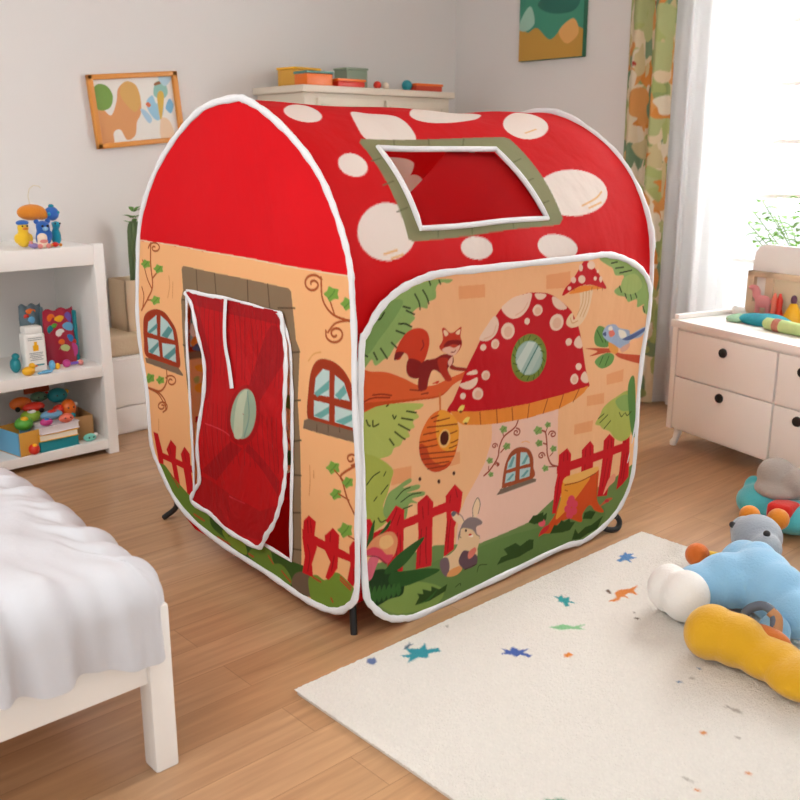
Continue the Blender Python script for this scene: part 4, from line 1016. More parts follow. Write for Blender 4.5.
def duvet():
    W, L, CR, Ht, rad, drop = .47, .985, .075, .492, .08, .1
    out = []; nrm = []
    for cx, cy, a0 in ((W - CR, L - CR, 0), (-W + CR, L - CR, 90), (-W + CR, -L + CR, 180), (W - CR, -L + CR, 270)):
        for k in range(13):
            t = R(a0 + 90 * k / 12); out.append((cx + CR * math.cos(t), cy + CR * math.sin(t))); nrm.append((math.cos(t), math.sin(t)))
    P = []; N_ = []; S_ = []; acc = 0
    for i in range(len(out)):
        p, q = out[i], out[(i + 1) % len(out)]; d = math.dist(p, q); n = max(1, int(d / .009)); 
        for k in range(n):
            t = k / n; P.append((p[0] + (q[0] - p[0]) * t, p[1] + (q[1] - p[1]) * t)); N_.append((nrm[i][0] * (1 - t) + nrm[(i + 1) % len(out)][0] * t, nrm[i][1] * (1 - t) + nrm[(i + 1) % len(out)][1] * t)); S_.append(acc + d * t)
        acc += d
    def top(x, y):
        return .026 * (1 - (x / W) ** 2 * .8) * (1 - (y / L) ** 4 * .6) + .007 * math.sin(x * 12 + y * 5 + math.sin(y * 6)) * math.sin(y * 8 - x * 4) + .0035 * math.sin(x * 31 + 11 * y + 2 * math.sin(y * 9)) + .002 * math.sin(x * 55 - y * 30)
    prof_ = [('f', s_) for s_ in np.linspace(.02, 1, 46)] + [('r', q) for q in np.linspace(9, 90, 9)] + [('h', h) for h in np.linspace(.1, 1, 10)]
    bm = bmesh.new(); rings = []
    for kind, v in prof_:
        ring = []
        for (x, y), (nx, ny), s_ in zip(P, N_, S_):
            pleat = math.sin(s_ * 46 + 1.7 * math.sin(s_ * 11)) + .5 * math.sin(s_ * 23 + 2) + .35 * math.sin(s_ * 97)
            ix, iy = x - nx * rad, y - ny * rad
            if kind == 'f':
                X, Y = ix * v, iy * v; edge = max(0, (v - .8) / .2); z = Ht + top(X, Y) + .010 * edge * edge * pleat
            elif kind == 'r':
                q = R(v); X, Y = ix + nx * rad * math.sin(q), iy + ny * rad * math.sin(q); k = .011 * math.sin(q)
                z = Ht - rad * (1 - math.cos(q)) + top(ix, iy) * math.cos(q) + .010 * pleat * math.cos(q); X += nx * k * pleat; Y += ny * k * pleat
            else:
                k = .011 + .007 * v; X, Y = x + nx * k * pleat + nx * .004 * v, y + ny * k * pleat + ny * .004 * v
                z = Ht - rad - drop * v - .014 * v * math.sin(s_ * 7) - .004 * v * math.sin(s_ * 29)
            ring.append(bm.verts.new((X, Y, z)))
        rings.append(ring)
    n = len(P)
    for A_, B_ in zip(rings, rings[1:]):
        for k in range(n): bm.faces.new((A_[k], B_[k], B_[(k + 1) % n], A_[(k + 1) % n]))
    bm.faces.new(rings[0]); bmesh.ops.recalc_face_normals(bm, faces=bm.faces); return bm
dv = link('duvet', duvet(), mat('duvet_cotton', 'cacace', .9, .45, 7, transl=.05, bdist=.02), loc=(.43, 2.685, 0), angle=80)
tag(dv, 'white duvet draped in folds over the bed', 'duvet')

# ------------------------------------------------------------------ open shelf unit by the back wall
SH = empty('shelf_unit', (1.36, 4.215, 0)); tag(SH, 'white open shelf unit holding toys on the left by the back wall', 'shelf')
y0, y1 = -.245, .235
for sx in (-1, 1):
    bm = bmesh.new(); xx = sx * .475
    box(bm, xx - .012, xx + .012, y0 + .03, y1, .0, .94, bev=.003); link('side_panel', bm, white_paint, SH)
    bm = bmesh.new(); vs = box(bm, xx - .024, xx + .024, y0, y0 + .045, 0, .955, bev=.005)
    for v in vs: v.co.x += -.028 * sx * (1 - v.co.z / .955) * 0 + .0
    link('front_post', bm, white_paint, SH)
link('top_board', nbox(-.46, .46, y0 + .004, y1, .865, .95, bev=.006), white_paint, SH)
link('shelf_board', nbox(-.46, .46, y0 + .006, y1, .365, .415, bev=.004), white_paint, SH)
link('shelf_board', nbox(-.46, .46, y0 + .006, y1, .025, .068, bev=.004), white_paint, SH)
link('back_panel', nbox(-.47, .47, y1, y1 + .012, .02, .93), white_paint, SH)

def fuzzy(name, col, **k): return mat(name, col, .9, .6, 140, sheen=.3, spec=.2, bdist=.004, **k)
F_or = fuzzy('orange_plush', 'd88428'); F_bl = fuzzy('blue_plush', '3468b8'); F_ye = fuzzy('yellow_plush', 'ecc030'); F_te = fuzzy('teal_plush', '1f90a8'); F_cr = fuzzy('cream_plush', 'f0dcc4'); F_pk = fuzzy('pink_plush', 'e09088'); F_lb = fuzzy('light_blue_plush', '8cbcdc'); F_wh = fuzzy('white_plush', 'e8e4de'); F_gr = fuzzy('grey_plush', '98a0a8'); F_dg = fuzzy('dark_grey_plush', '74787e'); F_gw = fuzzy('warm_grey_plush', 'a49a92'); F_tq = fuzzy('turquoise_plush', '52b4bc'); F_rd = fuzzy('red_plush', 'd42a20'); F_br = fuzzy('rust_plush', 'c06a2c')
P_w = mat('white_plastic', 'f0eee8', .35); P_r = mat('red_plastic', 'd8301c', .35); P_o = mat('orange_plastic', 'ee7420', .35); P_y = mat('yellow_plastic', 'f2b41c', .35); P_b = mat('blue_plastic', '2a7ec4', .35); P_lb = mat('sky_blue_plastic', '6cb4dc', .35); P_t = mat('teal_plastic', '1c8a94', .35); P_g = mat('green_plastic', '58a83a', .35); P_p = mat('magenta_plastic', 'c8408c', .35); P_k = mat('kraft_card', 'b98f5e', .8, .1, 60); P_mint = mat('mint_plastic', '74c4b4', .35); P_dr = mat('crimson_wrapper', 'b02440', .4); P_pu = mat('violet_plastic', '7858b4', .35)
GT = 'soft toys heaped on the shelf unit top'
def thing_blob(name, label, cat, base, parts, m, group=None, voxel=.006, smooth=5):
    t = empty(name, base); tag(t, label, cat, group); blob('body', parts, m, t, voxel, smooth); return t
def balls(t, name, items, m, sub=3):
    for c, r in items:
        bm = bmesh.new(); ell(bm, c, r, sub=sub); link(name, bm, m, t)
zt = .95
t = thing_blob('plush_duck', 'yellow plush duck at the left end of the toy heap on the shelf unit', 'soft toy', (1.545, 4.05, zt), [((0, 0, .038), (.032, .03, .036)), ((0, -.004, .085), (.024, .024, .024))], F_ye, GT)
balls(t, 'wing', [((-.026, 0, .04), (.012, .02, .02)), ((.026, 0, .04), (.012, .02, .02))], F_ye); balls(t, 'beak', [((0, -.03, .082), (.012, .012, .006))], F_or); balls(t, 'eye', [((-.01, -.026, .093), .004), ((.01, -.026, .093), .004)], black_m); balls(t, 'cap', [((0, 0, .105), (.026, .026, .012))], F_bl)
t = thing_blob('plush_bear', 'royal blue plush bear with black eyes in the middle of the toy heap', 'soft toy', (1.625, 4.04, zt), [((0, 0, .036), (.033, .03, .036)), ((0, -.004, .085), (.03, .027, .027)), ((-.024, -.01, .05), (.012, .014, .022)), ((.024, -.01, .05), (.012, .014, .022))], F_bl, GT)
balls(t, 'ear', [((-.024, 0, .108), .011), ((.024, 0, .108), .011)], F_bl); balls(t, 'eye', [((-.011, -.03, .09), .0055), ((.011, -.03, .09), .0055)], black_m); balls(t, 'snout', [((0, -.03, .078), (.012, .009, .009))], F_lb)
t = thing_blob('plush_dragon', 'teal plush dragon standing at the right end of the toy heap', 'soft toy', (1.685, 4.05, zt), [((0, 0, .04), (.02, .026, .04)), ((.0, -.01, .09), (.018, .022, .018)), ((.014, .014, .03), (.01, .03, .012))], F_te, GT)
balls(t, 'spike', [((.0, .012, .115), .007), ((.0, .022, .095), .007), ((.006, .028, .07), .007)], P_lb); balls(t, 'eye', [((-.01, -.028, .097), .004), ((.01, -.028, .097), .004)], black_m)
t = empty('ball_toy', (1.672, 4.045, zt + .108)); tag(t, 'dark blue knobbly ball resting on top of the teal dragon', 'ball', GT); bm = bmesh.new(); ell(bm, (0, 0, .03), .03)
link('body', bm, F_bl, t); balls(t, 'knob', [((0, 0, .062), (.012, .012, .008)), ((.02, -.02, .035), .007), ((-.02, -.022, .03), .007)], F_te)
t = thing_blob('plush_cushion', 'orange plush cushion with a curved wire hook, topmost of the toy heap', 'soft toy', (1.6, 4.05, zt + .115), [((-.012, 0, .032), (.062, .036, .034)), ((.03, 0, .02), (.03, .03, .022))], F_or, GT)
bm = bmesh.new(); tube(bm, [(-.015, 0, .06), (-.02, 0, .10), (-.012, 0, .128), (.008, 0, .142), (.03, 0, .138), (.036, 0, .13)], .0022, 8); link('hook', bm, mat('cream_wire', 'd8cdb4', .4), t)
t = thing_blob('plush_doll', 'small cream and pink plush doll sitting in front of the blue bear', 'soft toy', (1.602, 3.995, zt), [((0, 0, .018), (.024, .02, .02)), ((0, 0, .045), (.022, .02, .019))], F_cr, GT)
balls(t, 'foot', [((-.018, -.016, .01), .0105), ((.018, -.016, .01), .0105)], F_pk); balls(t, 'bow', [((-.0, -.016, .03), (.018, .006, .008))], F_pk)
t = thing_blob('plush_mouse', 'tiny lilac plush mouse at the front edge of the toy heap', 'soft toy', (1.562, 3.988, zt), [((0, 0, .013), (.02, .014, .013)), ((-.014, 0, .016), (.012, .011, .011))], fuzzy('lilac_plush', '9c8cc0'), GT); balls(t, 'ear', [((-.012, -.006, .027), .006), ((-.012, .006, .027), .006)], F_pk)
t = thing_blob('plush_crab', 'little orange red plush crab beside the teal dragon', 'soft toy', (1.655, 3.995, zt), [((0, 0, .012), (.018, .015, .012))], F_rd, GT); balls(t, 'claw', [((-.02, -.008, .01), .007), ((.02, -.008, .01), .007)], F_or)

# middle shelf
z1_ = .415
t = empty('lotion_bottle', (1.545, 4.07, z1_)); tag(t, 'white plastic tub with a yellow star mark on the middle shelf', 'tub')
bm = bmesh.new(); box(bm, -.046, .046, -.034, .034, 0, .17, bev=.014, seg=4); link('body', bm, P_w, t)
link('cap', nbox(-.038, .038, -.03, .03, .168, .2, bev=.008, seg=3), P_w, t)
bm = bmesh.new(); box(bm, -.012, .012, -.0355, -.033, .095, .12, bev=.001); box(bm, -.006, .006, -.0356, -.033, .115, .135); link('star_mark', bm, P_y, t)
for k, (z, wd) in enumerate([(.15, .032), (.142, .032), (.085, .03), (.078, .026), (.07, .03), (.063, .02), (.055, .028)]): link('printed_line', nbox(-wd, wd, -.0352, -.033, z, z + .003), mat('grey_ink', '9aa0a0', .6), t)
link('green_band', nbox(-.03, .03, -.0353, -.033, .03, .036), P_t, t)
def gift_bag(loc, rz, w_, h_, m, mside, label, motif):
    t = empty('toy_bag', loc, rz); tag(t, label, 'bag', 'printed toy bags on the middle shelf')
    bm = bmesh.new(); N = 14; G = []
    for s in (-1, 1):
        g = []
        for j in range(N + 1):
            v = j / N; row = []
            for i in range(N + 1):
                u = -1 + 2 * i / N; d = .034 * (1 - abs(u) ** 3) * (1 - v ** 2.2) + .003 + .002 * math.sin(u * 9 + v * 14)
                row.append(bm.verts.new((u * w_ * (1 - .06 * v), s * d, v * h_ + .006 * math.sin(u * 7) * v)))
            g.append(row)
        G.append(g)
        for j in range(N):
            for i in range(N):
                f = (g[j][i], g[j][i + 1], g[j + 1][i + 1], g[j + 1][i]); bm.faces.new(f if s < 0 else f[::-1])
    for j in range(N):
        for i in (0, N): bm.faces.new((G[0][j][i], G[1][j][i], G[1][j + 1][i], G[0][j + 1][i]))
    for i in range(N): bm.faces.new((G[0][0][i], G[1][0][i], G[1][0][i + 1], G[0][0][i + 1]))
    link('bag_body', bm, [m], t, angle=60)
    link('gusset', nbox(w_ - .012, w_ + .004, -.02, .02, .0, h_ * .95, bev=.006), mside, t)
    for (u, v, r1, r2, mt_) in motif:
        bm = bmesh.new(); d = .034 * (1 - abs(u / w_) ** 3) * (1 - (v / h_) ** 2.2) + .001
        ell(bm, (u, -d, v), (r1, .004, r2), sub=2); link('printed_motif', bm, mt_, t)
    return t
gift_bag((1.705, 4.16, z1_), R(8), .078, .245, P_dr, P_t, 'crimson toy bag with colourful print and teal edge, right end of middle shelf', [(.0, .2, .03, .018, P_y), (-.04, .21, .02, .02, P_o), (.03, .16, .03, .025, P_lb), (-.01, .14, .024, .02, P_w), (.03, .11, .022, .02, P_b), (-.01, .1, .018, .014, P_o), (.0, .07, .03, .018, mat('pale_lime', 'c8d890', .5)), (.045, .055, .026, .034, P_p), (.04, .2, .02, .03, P_pu), (-.05, .16, .018, .02, P_t), (.055, .09, .014, .014, P_r), (-.03, .175, .016, .012, P_g)])
gift_bag((1.6, 4.21, z1_), R(-6), .05, .27, mat('slate_wrapper', '5c7078', .5), mat('slate_wrapper', '5c7078'), 'slate grey toy bag standing behind the white tub', [(.0, .24, .024, .014, P_o), (.0, .2, .018, .02, P_lb), (-.02, .22, .012, .012, P_r)])
GS = 'small toys scattered on the middle shelf'
def blockpile(name, label, cat, base, items, group):
    t = empty(name, base); tag(t, label, cat, group)
    for nm, c, r, m in items: bm = bmesh.new(); ell(bm, c, r, sub=3); link(nm, bm, m, t)
    return t
blockpile('toy_rattle', 'pink and violet toy rattle lying in front of the crimson bag', 'rattle', (1.7, 4.05, z1_), [('head', (-.02, 0, .018), .018, P_p), ('handle', (.015, 0, .014), (.03, .007, .007), P_pu), ('ring', (.045, 0, .013), .013, F_pk)], GS)
blockpile('toy_rattle', 'blue and yellow toy rattle lying beside the white tub', 'rattle', (1.61, 4.04, z1_), [('head', (.0, 0, .022), (.014, .014, .022), P_lb), ('handle', (.024, 0, .014), (.012, .012, .014), P_y)], GS)
blockpile('toy_duckling', 'yellow toy duckling at the front left of the middle shelf', 'toy', (1.49, 4.0, z1_), [('body', (0, 0, .02), (.028, .022, .02), P_y), ('head', (.018, 0, .04), .014, P_y), ('beak', (.034, 0, .038), (.008, .007, .004), P_o)], GS)
blockpile('toy_whistle', 'flat sky blue toy whistle near the front edge of the middle shelf', 'toy', (1.565, 3.99, z1_), [('body', (0, 0, .008), (.026, .014, .008), P_lb), ('mouthpiece', (-.03, 0, .006), (.012, .006, .005), P_lb)], GS)
blockpile('toy_dinosaur', 'dark teal toy dinosaur half hidden left of the white tub', 'toy', (1.47, 4.09, z1_), [('body', (0, 0, .035), (.022, .03, .034), P_t), ('head', (.0, -.012, .075), (.016, .02, .014), P_t), ('spine', (.012, .02, .06), (.006, .02, .012), P_b)], GS)

# bottom shelf: books, cardboard boxes and plastic toys
z2_ = .068
def book(loc, rz, dims, cov, label, group, pages=None):
    t = empty('picture_book', loc, rz); tag(t, label, 'book', group); a, b, h = dims
    bm = bmesh.new(); box(bm, -a, a, -b, b, 0, .003, bev=.001); box(bm, -a, a, -b, b, h - .003, h, bev=.001); box(bm, -a, -a + .004, -b, b, 0, h, bev=.001); link('cover', bm, cov, t)
    link('pages', nbox(-a + .004, a - .004, -b + .004, b - .004, .003, h - .003), pages or mat('paper', 'efe6d2', .8, .3, 300), t); return t
GB = 'picture books stacked on the bottom shelf'
book((1.59, 4.06, z2_), R(4), (.092, .07, .044), P_t, 'thick teal picture book at the bottom of the stack on the lowest shelf', GB, P_t)
book((1.592, 4.062, z2_ + .046), R(1), (.09, .07, .03), P_y, 'cream and orange picture book in the middle of the stack on the lowest shelf', GB)
book((1.596, 4.06, z2_ + .078), R(5), (.092, .07, .032), mat('pale_cover', 'e8e0e4', .5), 'pale white and red picture book on top of the stack on the lowest shelf', GB, mat('pale_pages', 'e4dcdc', .7))
def carton(loc, rz, a, b, h, label, m, flap=.02):
    t = empty('cardboard_box', loc, rz); tag(t, label, 'box', 'open boxes on the bottom shelf')
    for n_, q in (('front_wall', (-a, a, -b, -b + .004)), ('back_wall', (-a, a, b - .004, b)), ('side_wall', (-a, -a + .004, -b, b)), ('side_wall', (a - .004, a, -b, b))):
        link(n_, nbox(*q, 0, h, bev=.001), m[0] if n_ != 'side_wall' else m[-1], t)
    link('bottom', nbox(-a, a, -b, b, 0, .004), m[0], t); return t
carton((1.735, 4.14, z2_), R(-4), .05, .09, .11, 'plain kraft cardboard box right of the book stack', [P_k])
carton((1.45, 4.08, z2_), R(10), .055, .09, .105, 'yellow and sky blue box at the left end of the lowest shelf', [mat('ochre_card', 'd8a040', .7), P_lb])
GP = 'plastic toys heaped on the lowest shelf'
for i, (nm, lab, c, r, m) in enumerate([
    ('toy_ball', 'green toy ball on top of the yellow and blue box', (1.465, 4.05, .195), (.04, .035, .03), P_g),
    ('toy_ring', 'lime green toy ring behind the green ball', (1.525, 4.12, .205), (.045, .04, .028), mat('lime_plastic', '94b83a', .35)),
    ('toy_boat', 'sky blue toy boat lying across the pale book', (1.59, 4.05, .212), (.05, .026, .022), mat('dusty_blue_plastic', '6ca0c0', .35)),
    ('toy_car', 'red toy car behind the sky blue toy boat', (1.545, 4.13, .24), (.05, .03, .022), P_r),
    ('toy_truck', 'orange toy truck deep in the heap on the lowest shelf', (1.51, 4.19, .25), (.05, .03, .03), P_o),
    ('toy_whale', 'round teal toy whale at the top of the lowest heap', (1.665, 4.15, .27), (.045, .04, .034), P_t),
    ('toy_lion', 'yellow orange toy lion at the right side of the lowest heap', (1.69, 4.1, .215), (.034, .034, .042), P_o),
    ('toy_block', 'crimson toy block in the middle of the lowest heap', (1.645, 4.1, .215), (.028, .026, .024), P_r),
    ('toy_egg', 'magenta toy egg lying on the pale book', (1.545, 4.0, .198), (.028, .02, .017), P_p),
    ('toy_snail', 'coral pink toy snail on the front corner of the pale book', (1.635, 4.0, .2), (.034, .022, .02), mat('coral_plastic', 'e8745c', .35)),
    ('toy_cup', 'red toy cup standing at the front left of the lowest shelf', (1.475, 3.985, z2_ + .024), (.024, .024, .024), P_r),
    ('toy_fish', 'mint toy fish in front of the kraft cardboard box', (1.74, 4.01, z2_ + .018), (.03, .02, .018), P_mint),
    ('toy_turtle', 'dark green toy turtle behind the red toy car', (1.6, 4.2, .265), (.04, .035, .022), mat('moss_plastic', '5c8468', .4))]):
    t = empty(nm, c); tag(t, lab, 'toy', GP); bm = bmesh.new(); ell(bm, (0, 0, 0), r); link('body', bm, m, t)
    dk = [P_y, P_w, P_r, P_b, P_t][i % 5]
    if nm in ('toy_car', 'toy_truck'):
        for sx in (-.6, .6):
            bm = bmesh.new(); lathe(bm, [(.011, -.004), (.012, 0), (.011, .004)], n=14, M=Matrix.Translation((sx * r[0] * .8, -r[1] * .9, -r[2] * .6)) @ Matrix.Rotation(PI / 2, 4, 'X')); link('wheel', bm, black_m, t)
    elif nm in ('toy_lion', 'toy_whale', 'toy_turtle', 'toy_fish', 'toy_snail'):
        for s in (-1, 1): bm = bmesh.new(); ell(bm, (s * r[0] * .35, -r[1] * .92, r[2] * .2), .004, sub=2); link('eye', bm, black_m, t)
        bm = bmesh.new(); ell(bm, (r[0] * .9, 0, r[2] * .3), (.014, .008, .012), sub=2); link('tail', bm, dk, t)
    else:
        bm = bmesh.new(); ell(bm, (0, -r[1] * .3, r[2] * .75), (r[0] * .45, r[1] * .5, r[2] * .4), sub=2); link('top_knob', bm, dk, t)
o = link('poster_card', nbox(-.06, .06, -.003, .003, -.05, .05, bev=.001), mat('rust_card', 'c0562a', .7), loc=(1.66, 4.38, .29)); tag(o, 'rust orange card leaning at the back of the lowest shelf', 'card')

# ------------------------------------------------------------------ low bench with cushion and planter crate
B = empty('storage_bench', (2.47, 4.345, 0)); tag(B, 'low white storage bench along the back wall between shelf unit and tent', 'bench')
link('carcass', nbox(-.54, .54, -.125, .14, .0, .385, bev=.005), white_paint, B)
for s in (-1, 1): link('drawer_front', nbox(s * .268 - .258, s * .268 + .258, -.14, -.124, .145, .375, bev=.004), white_paint, B)
link('plinth_front', nbox(-.53, .53, -.136, -.124, .01, .135, bev=.004), white_paint, B)
o = link('bench_cushion', nbox(-.53, .53, -.135, .135, 0, .1, bev=.025, seg=4), mat('beige_cushion', 'd4bfa0', .85, .3, 90), loc=(2.47, 4.35, .386)); tag(o, 'long beige cushion lying on the white storage bench', 'cushion')
B = empty('planter_crate', (2.2, 4.38, .486)); tag(B, 'beige wooden crate standing on the bench cushion beside the tent', 'crate')
bm = bmesh.new(); 
for q in ((-.1, .1, -.09, -.075), (-.1, .1, .075, .09), (-.1, -.086, -.09, .09), (.086, .1, -.09, .09)): box(bm, *q, 0, .25, bev=.006)
link('crate_walls', bm, mat('pale_birch', 'd8c0a0', .6, .1, 20), B); link('crate_bottom', nbox(-.095, .095, -.085, .085, .0, .01), mat('pale_birch'), B)
Pn = empty('potted_cactus', (2.215, 4.38, .498)); tag(Pn, 'tall green cactus with leaf tufts rising from the beige crate beside the tent', 'plant')
bm = bmesh.new(); lathe(bm, [(.055, 0), (.07, .12), (.074, .13), (.06, .13), (.055, .11)], n=24); link('pot', bm, mat('clay_pot', 'a86a48', .7), Pn)
bm = bmesh.new(); g = []
n = 30
prof = [(.03, .1), (.033, .2), (.034, .35), (.031, .47), (.024, .5), (.01, .515)]
for r_, z in prof: g.append([bm.verts.new(((r_ + .004 * math.cos(8 * 2 * PI * k / n)) * math.cos(2 * PI * k / n), (r_ + .004 * math.cos(8 * 2 * PI * k / n)) * math.sin(2 * PI * k / n), z)) for k in range(n)])
for a, b in zip(g, g[1:]):
    for k in range(n): bm.faces.new((a[k], a[(k + 1) % n], b[(k + 1) % n], b[k]))
bm.faces.new(g[-1]); link('stem', bm, mat('cactus_green', '5c7048', .7, .3, 50), Pn)
def leafmesh(bm, base, dirv, L, wd, curl=.3):
    d = Vector(dirv).normalized(); s = d.cross(Vector((0, 0, 1))); s = s.normalized() if s.length > .01 else Vector((1, 0, 0)); up = s.cross(d); b = Vector(base); rows = []
    for i in range(7):
        t = i / 6; wv = wd * math.sin(PI * min(1, t * .92 + .06)) ; c = b + d * (L * t) - Vector((0, 0, curl * L * t * t)) 
        rows.append([bm.verts.new(c - s * wv + up * .25 * wv), bm.verts.new(c), bm.verts.new(c + s * wv + up * .25 * wv)])
    for a, c in zip(rows, rows[1:]):
        for k in range(2): bm.faces.new((a[k], a[k + 1], c[k + 1], c[k]))
leaf_m = mat('leaf_green', '5c8c3c', .5, transl=.3, var=.25, vscale=20)
rl = random.Random(4)
for k in range(12):
    a = k * 2.4; bm = bmesh.new(); leafmesh(bm, (.012 * math.cos(a), .012 * math.sin(a), .5 + .03 * (k % 3)), (math.cos(a), math.sin(a), .5 + .5 * rl.random()), .045 + .02 * rl.random(), .013, .3); link('leaf', bm, leaf_m, Pn)

# ------------------------------------------------------------------ cabinet by the back wall, things on top
CB = empty('cabinet', (3.57, 4.27, 0)); tag(CB, 'tall cream two door cabinet behind the tent roof against the back wall', 'cabinet')
cream = mat('cream_paint', 'ded2c0', .5)
link('carcass', nbox(-.53, .51, -.205, .215, .08, 1.635, bev=.004), cream, CB)
link('top_board', nbox(-.56, .53, -.235, .217, 1.635, 1.67, bev=.006), cream, CB)
link('plinth', nbox(-.49, .49, -.19, .2, 0, .08), cream, CB)
for s in (-1, 1):
    d = link('door', nbox(s * .235 - .222, s * .235 + .222, -.226, -.206, .12, 1.61, bev=.004), cream, CB)
    bm = bmesh.new(); q = s * .235
    for a in ((q - .2, q + .2, 1.575, 1.581), (q - .2, q + .2, .15, .156), (q - .2, q - .194, .15, 1.581), (q + .194, q + .2, .15, 1.581)): box(bm, a[0], a[1], -.232, -.225, a[2], a[3], bev=.001)
    link('door_moulding', bm, cream, d); bm = bmesh.new(); ell(bm, (s * .05, -.238, .9), .014); link('knob', bm, mat('brass', 'b08a4c', .3, metal=1), d)
CT = 1.67; GC = 'things along the cabinet top'
def topbox(name, label, cat, x, y, a, b, h, m, m2):
    t = empty(name, (x, y, CT), R((hash(len(label)) % 9) - 4)); tag(t, label, cat, GC)
    link('body', nbox(-a, a, -b, b, 0, h, bev=.006), m, t); link('lid', nbox(-a - .004, a + .004, -b - .004, b + .004, h, h + .012, bev=.003), m2, t)
topbox('storage_box', 'orange lidded box at the left corner of the cabinet top', 'box', 3.16, 4.14, .08, .06, .06, P_o, mat('dull_teal_card', '5f8f88', .7))
topbox('storage_box', 'ochre box just right of the orange box on the cabinet', 'box', 3.2, 4.32, .09, .07, .09, mat('ochre_card'), P_y)
topbox('picture_book_box', 'vermilion flat box near the front edge of the cabinet top', 'box', 3.36, 4.12, .09, .05, .03, P_r, P_o)
topbox('storage_box', 'grey green box in the middle of the cabinet top', 'box', 3.5, 4.25, .07, .06, .1, mat('sage_card', '8a9a84', .7), mat('sage_card'))
for x, lab, m, s in ((3.58, 'small red toy ball on the middle of the cabinet top', P_r, .022), (3.64, 'small cream toy ball beside the red one on the cabinet', F_cr, .02), (3.8, 'small teal toy ball right of the cream one on the cabinet top', P_t, .03)):
    o = link('toy_ball', lathe(bmesh.new(), [(s * math.sin(a * PI / 10), s - s * math.cos(a * PI / 10)) for a in range(1, 10)], n=20), m, loc=(x, 4.12, CT)); tag(o, lab, 'ball', GC)
topbox('storage_box', 'long red orange box near the right end of the cabinet top', 'box', 3.93, 4.13, .1, .06, .03, mat('brick_red_card', 'c8452c', .6), P_o)

# ------------------------------------------------------------------ pictures
F = empty('framed_painting', (2.325, YB - .004, 1.543)); tag(F, 'child painting of a tree and figures in an orange wooden frame on the back wall', 'picture'); F.rotation_euler = (R(0), R(-5), 0)
fw, fh = .238, .170
fr = mat('orange_wood', 'd98f3c', .45, .08, 30, var=.1, vscale=9)
bm = bmesh.new()
for q in ((-fw, fw, fh - .024, fh), (-fw, fw, -fh, -fh + .024), (-fw, -fw + .026, -fh, fh), (fw - .026, fw, -fh, fh)): box(bm, q[0], q[1], -.028, 0, q[2], q[3], bev=.004)
link('frame', bm, fr, F)
pc = Canvas(-235, -155, 235, 155, 1.5, 'e8e4dc')
def blobp(c, col, pts): c.fill(col, catmull(mm(pts), 6))
blobp(pc, 'd99a64', [-235, -155, -235, 20, -190, 10, -150, -20, -110, 40, -90, 100, -40, 130, 10, 110, 30, 50, 20, -20, -10, -60, -30, -120, -80, -140, -110, -90, -150, -100, -160, -155])
blobp(pc, 'd6a760', [-80, 60, -70, 115, -30, 132, 15, 110, 30, 50, 15, 10, -20, -10]); blobp(pc, '7aa04c', [-225, 20, -235, 90, -200, 125, -150, 115, -125, 70, -145, 20, -190, 5])
for col, pts in (('9cc8dc', [60, 30, 100, 60, 120, 20, 160, 40, 150, -30, 110, -60, 70, -20]), ('8fc0b4', [110, 60, 130, 120, 180, 120, 195, 70, 160, 40]), ('d8b04c', [130, 60, 150, 80, 170, 60, 150, -20, 130, -60, 125, 10]), ('d87048', [55, 20, 70, 30, 85, 15, 70, 5]), ('7cb8d8', [170, 0, 200, 40, 220, 10, 200, -30, 180, -20]), ('96643c', [125, 105, 180, 118, 175, 128, 125, 118]), ('b0d0dc', [180, 100, 225, 130, 225, 150, 150, 145]), ('e6c8a8', [130, -60, 160, -50, 190, -80, 200, -150, 120, -150]), ('a8c8dc', [20, 0, 50, -10, 80, -50, 60, -70, 30, -30])): blobp(pc, col, pts)
cloth('painting', pc, 3, lambda u, v: np.stack([u * .93, -.008 + 0 * u, v], 1), mat('painted_paper', 'ffffff', .7, attr='print'), F)
F = empty('canvas_painting', (XW - .002, 3.70, 2.12)); tag(F, 'green and ochre abstract canvas high on the wall left of the curtains', 'picture')
pc = Canvas(-235, -265, 235, 265, 2, '3f8f74')
for col, pts in (('c0923c', [-240, -270, 240, -270, 240, -130, 100, -100, 0, -160, -100, -90, -170, -110, -240, -80]), ('9cc4b0', [-240, -80, -200, 0, -150, 30, -120, -60, -180, -100]), ('e0a860', [60, -120, 160, -60, 200, -140, 120, -190]), ('2a6c5c', [-100, 40, 60, 120, 200, 60, 160, -20, 0, -20])): blobp(pc, col, pts)
cloth('painted_face', pc, 4, lambda u, v: np.stack([-.032 + 0 * u, -u, v], 1), mat('painted_paper'), F)
link('stretcher', nbox(-.031, 0, -.235, .235, -.265, .265, bev=.002), mat('dark_green_edge', '2c6c50', .7), F)

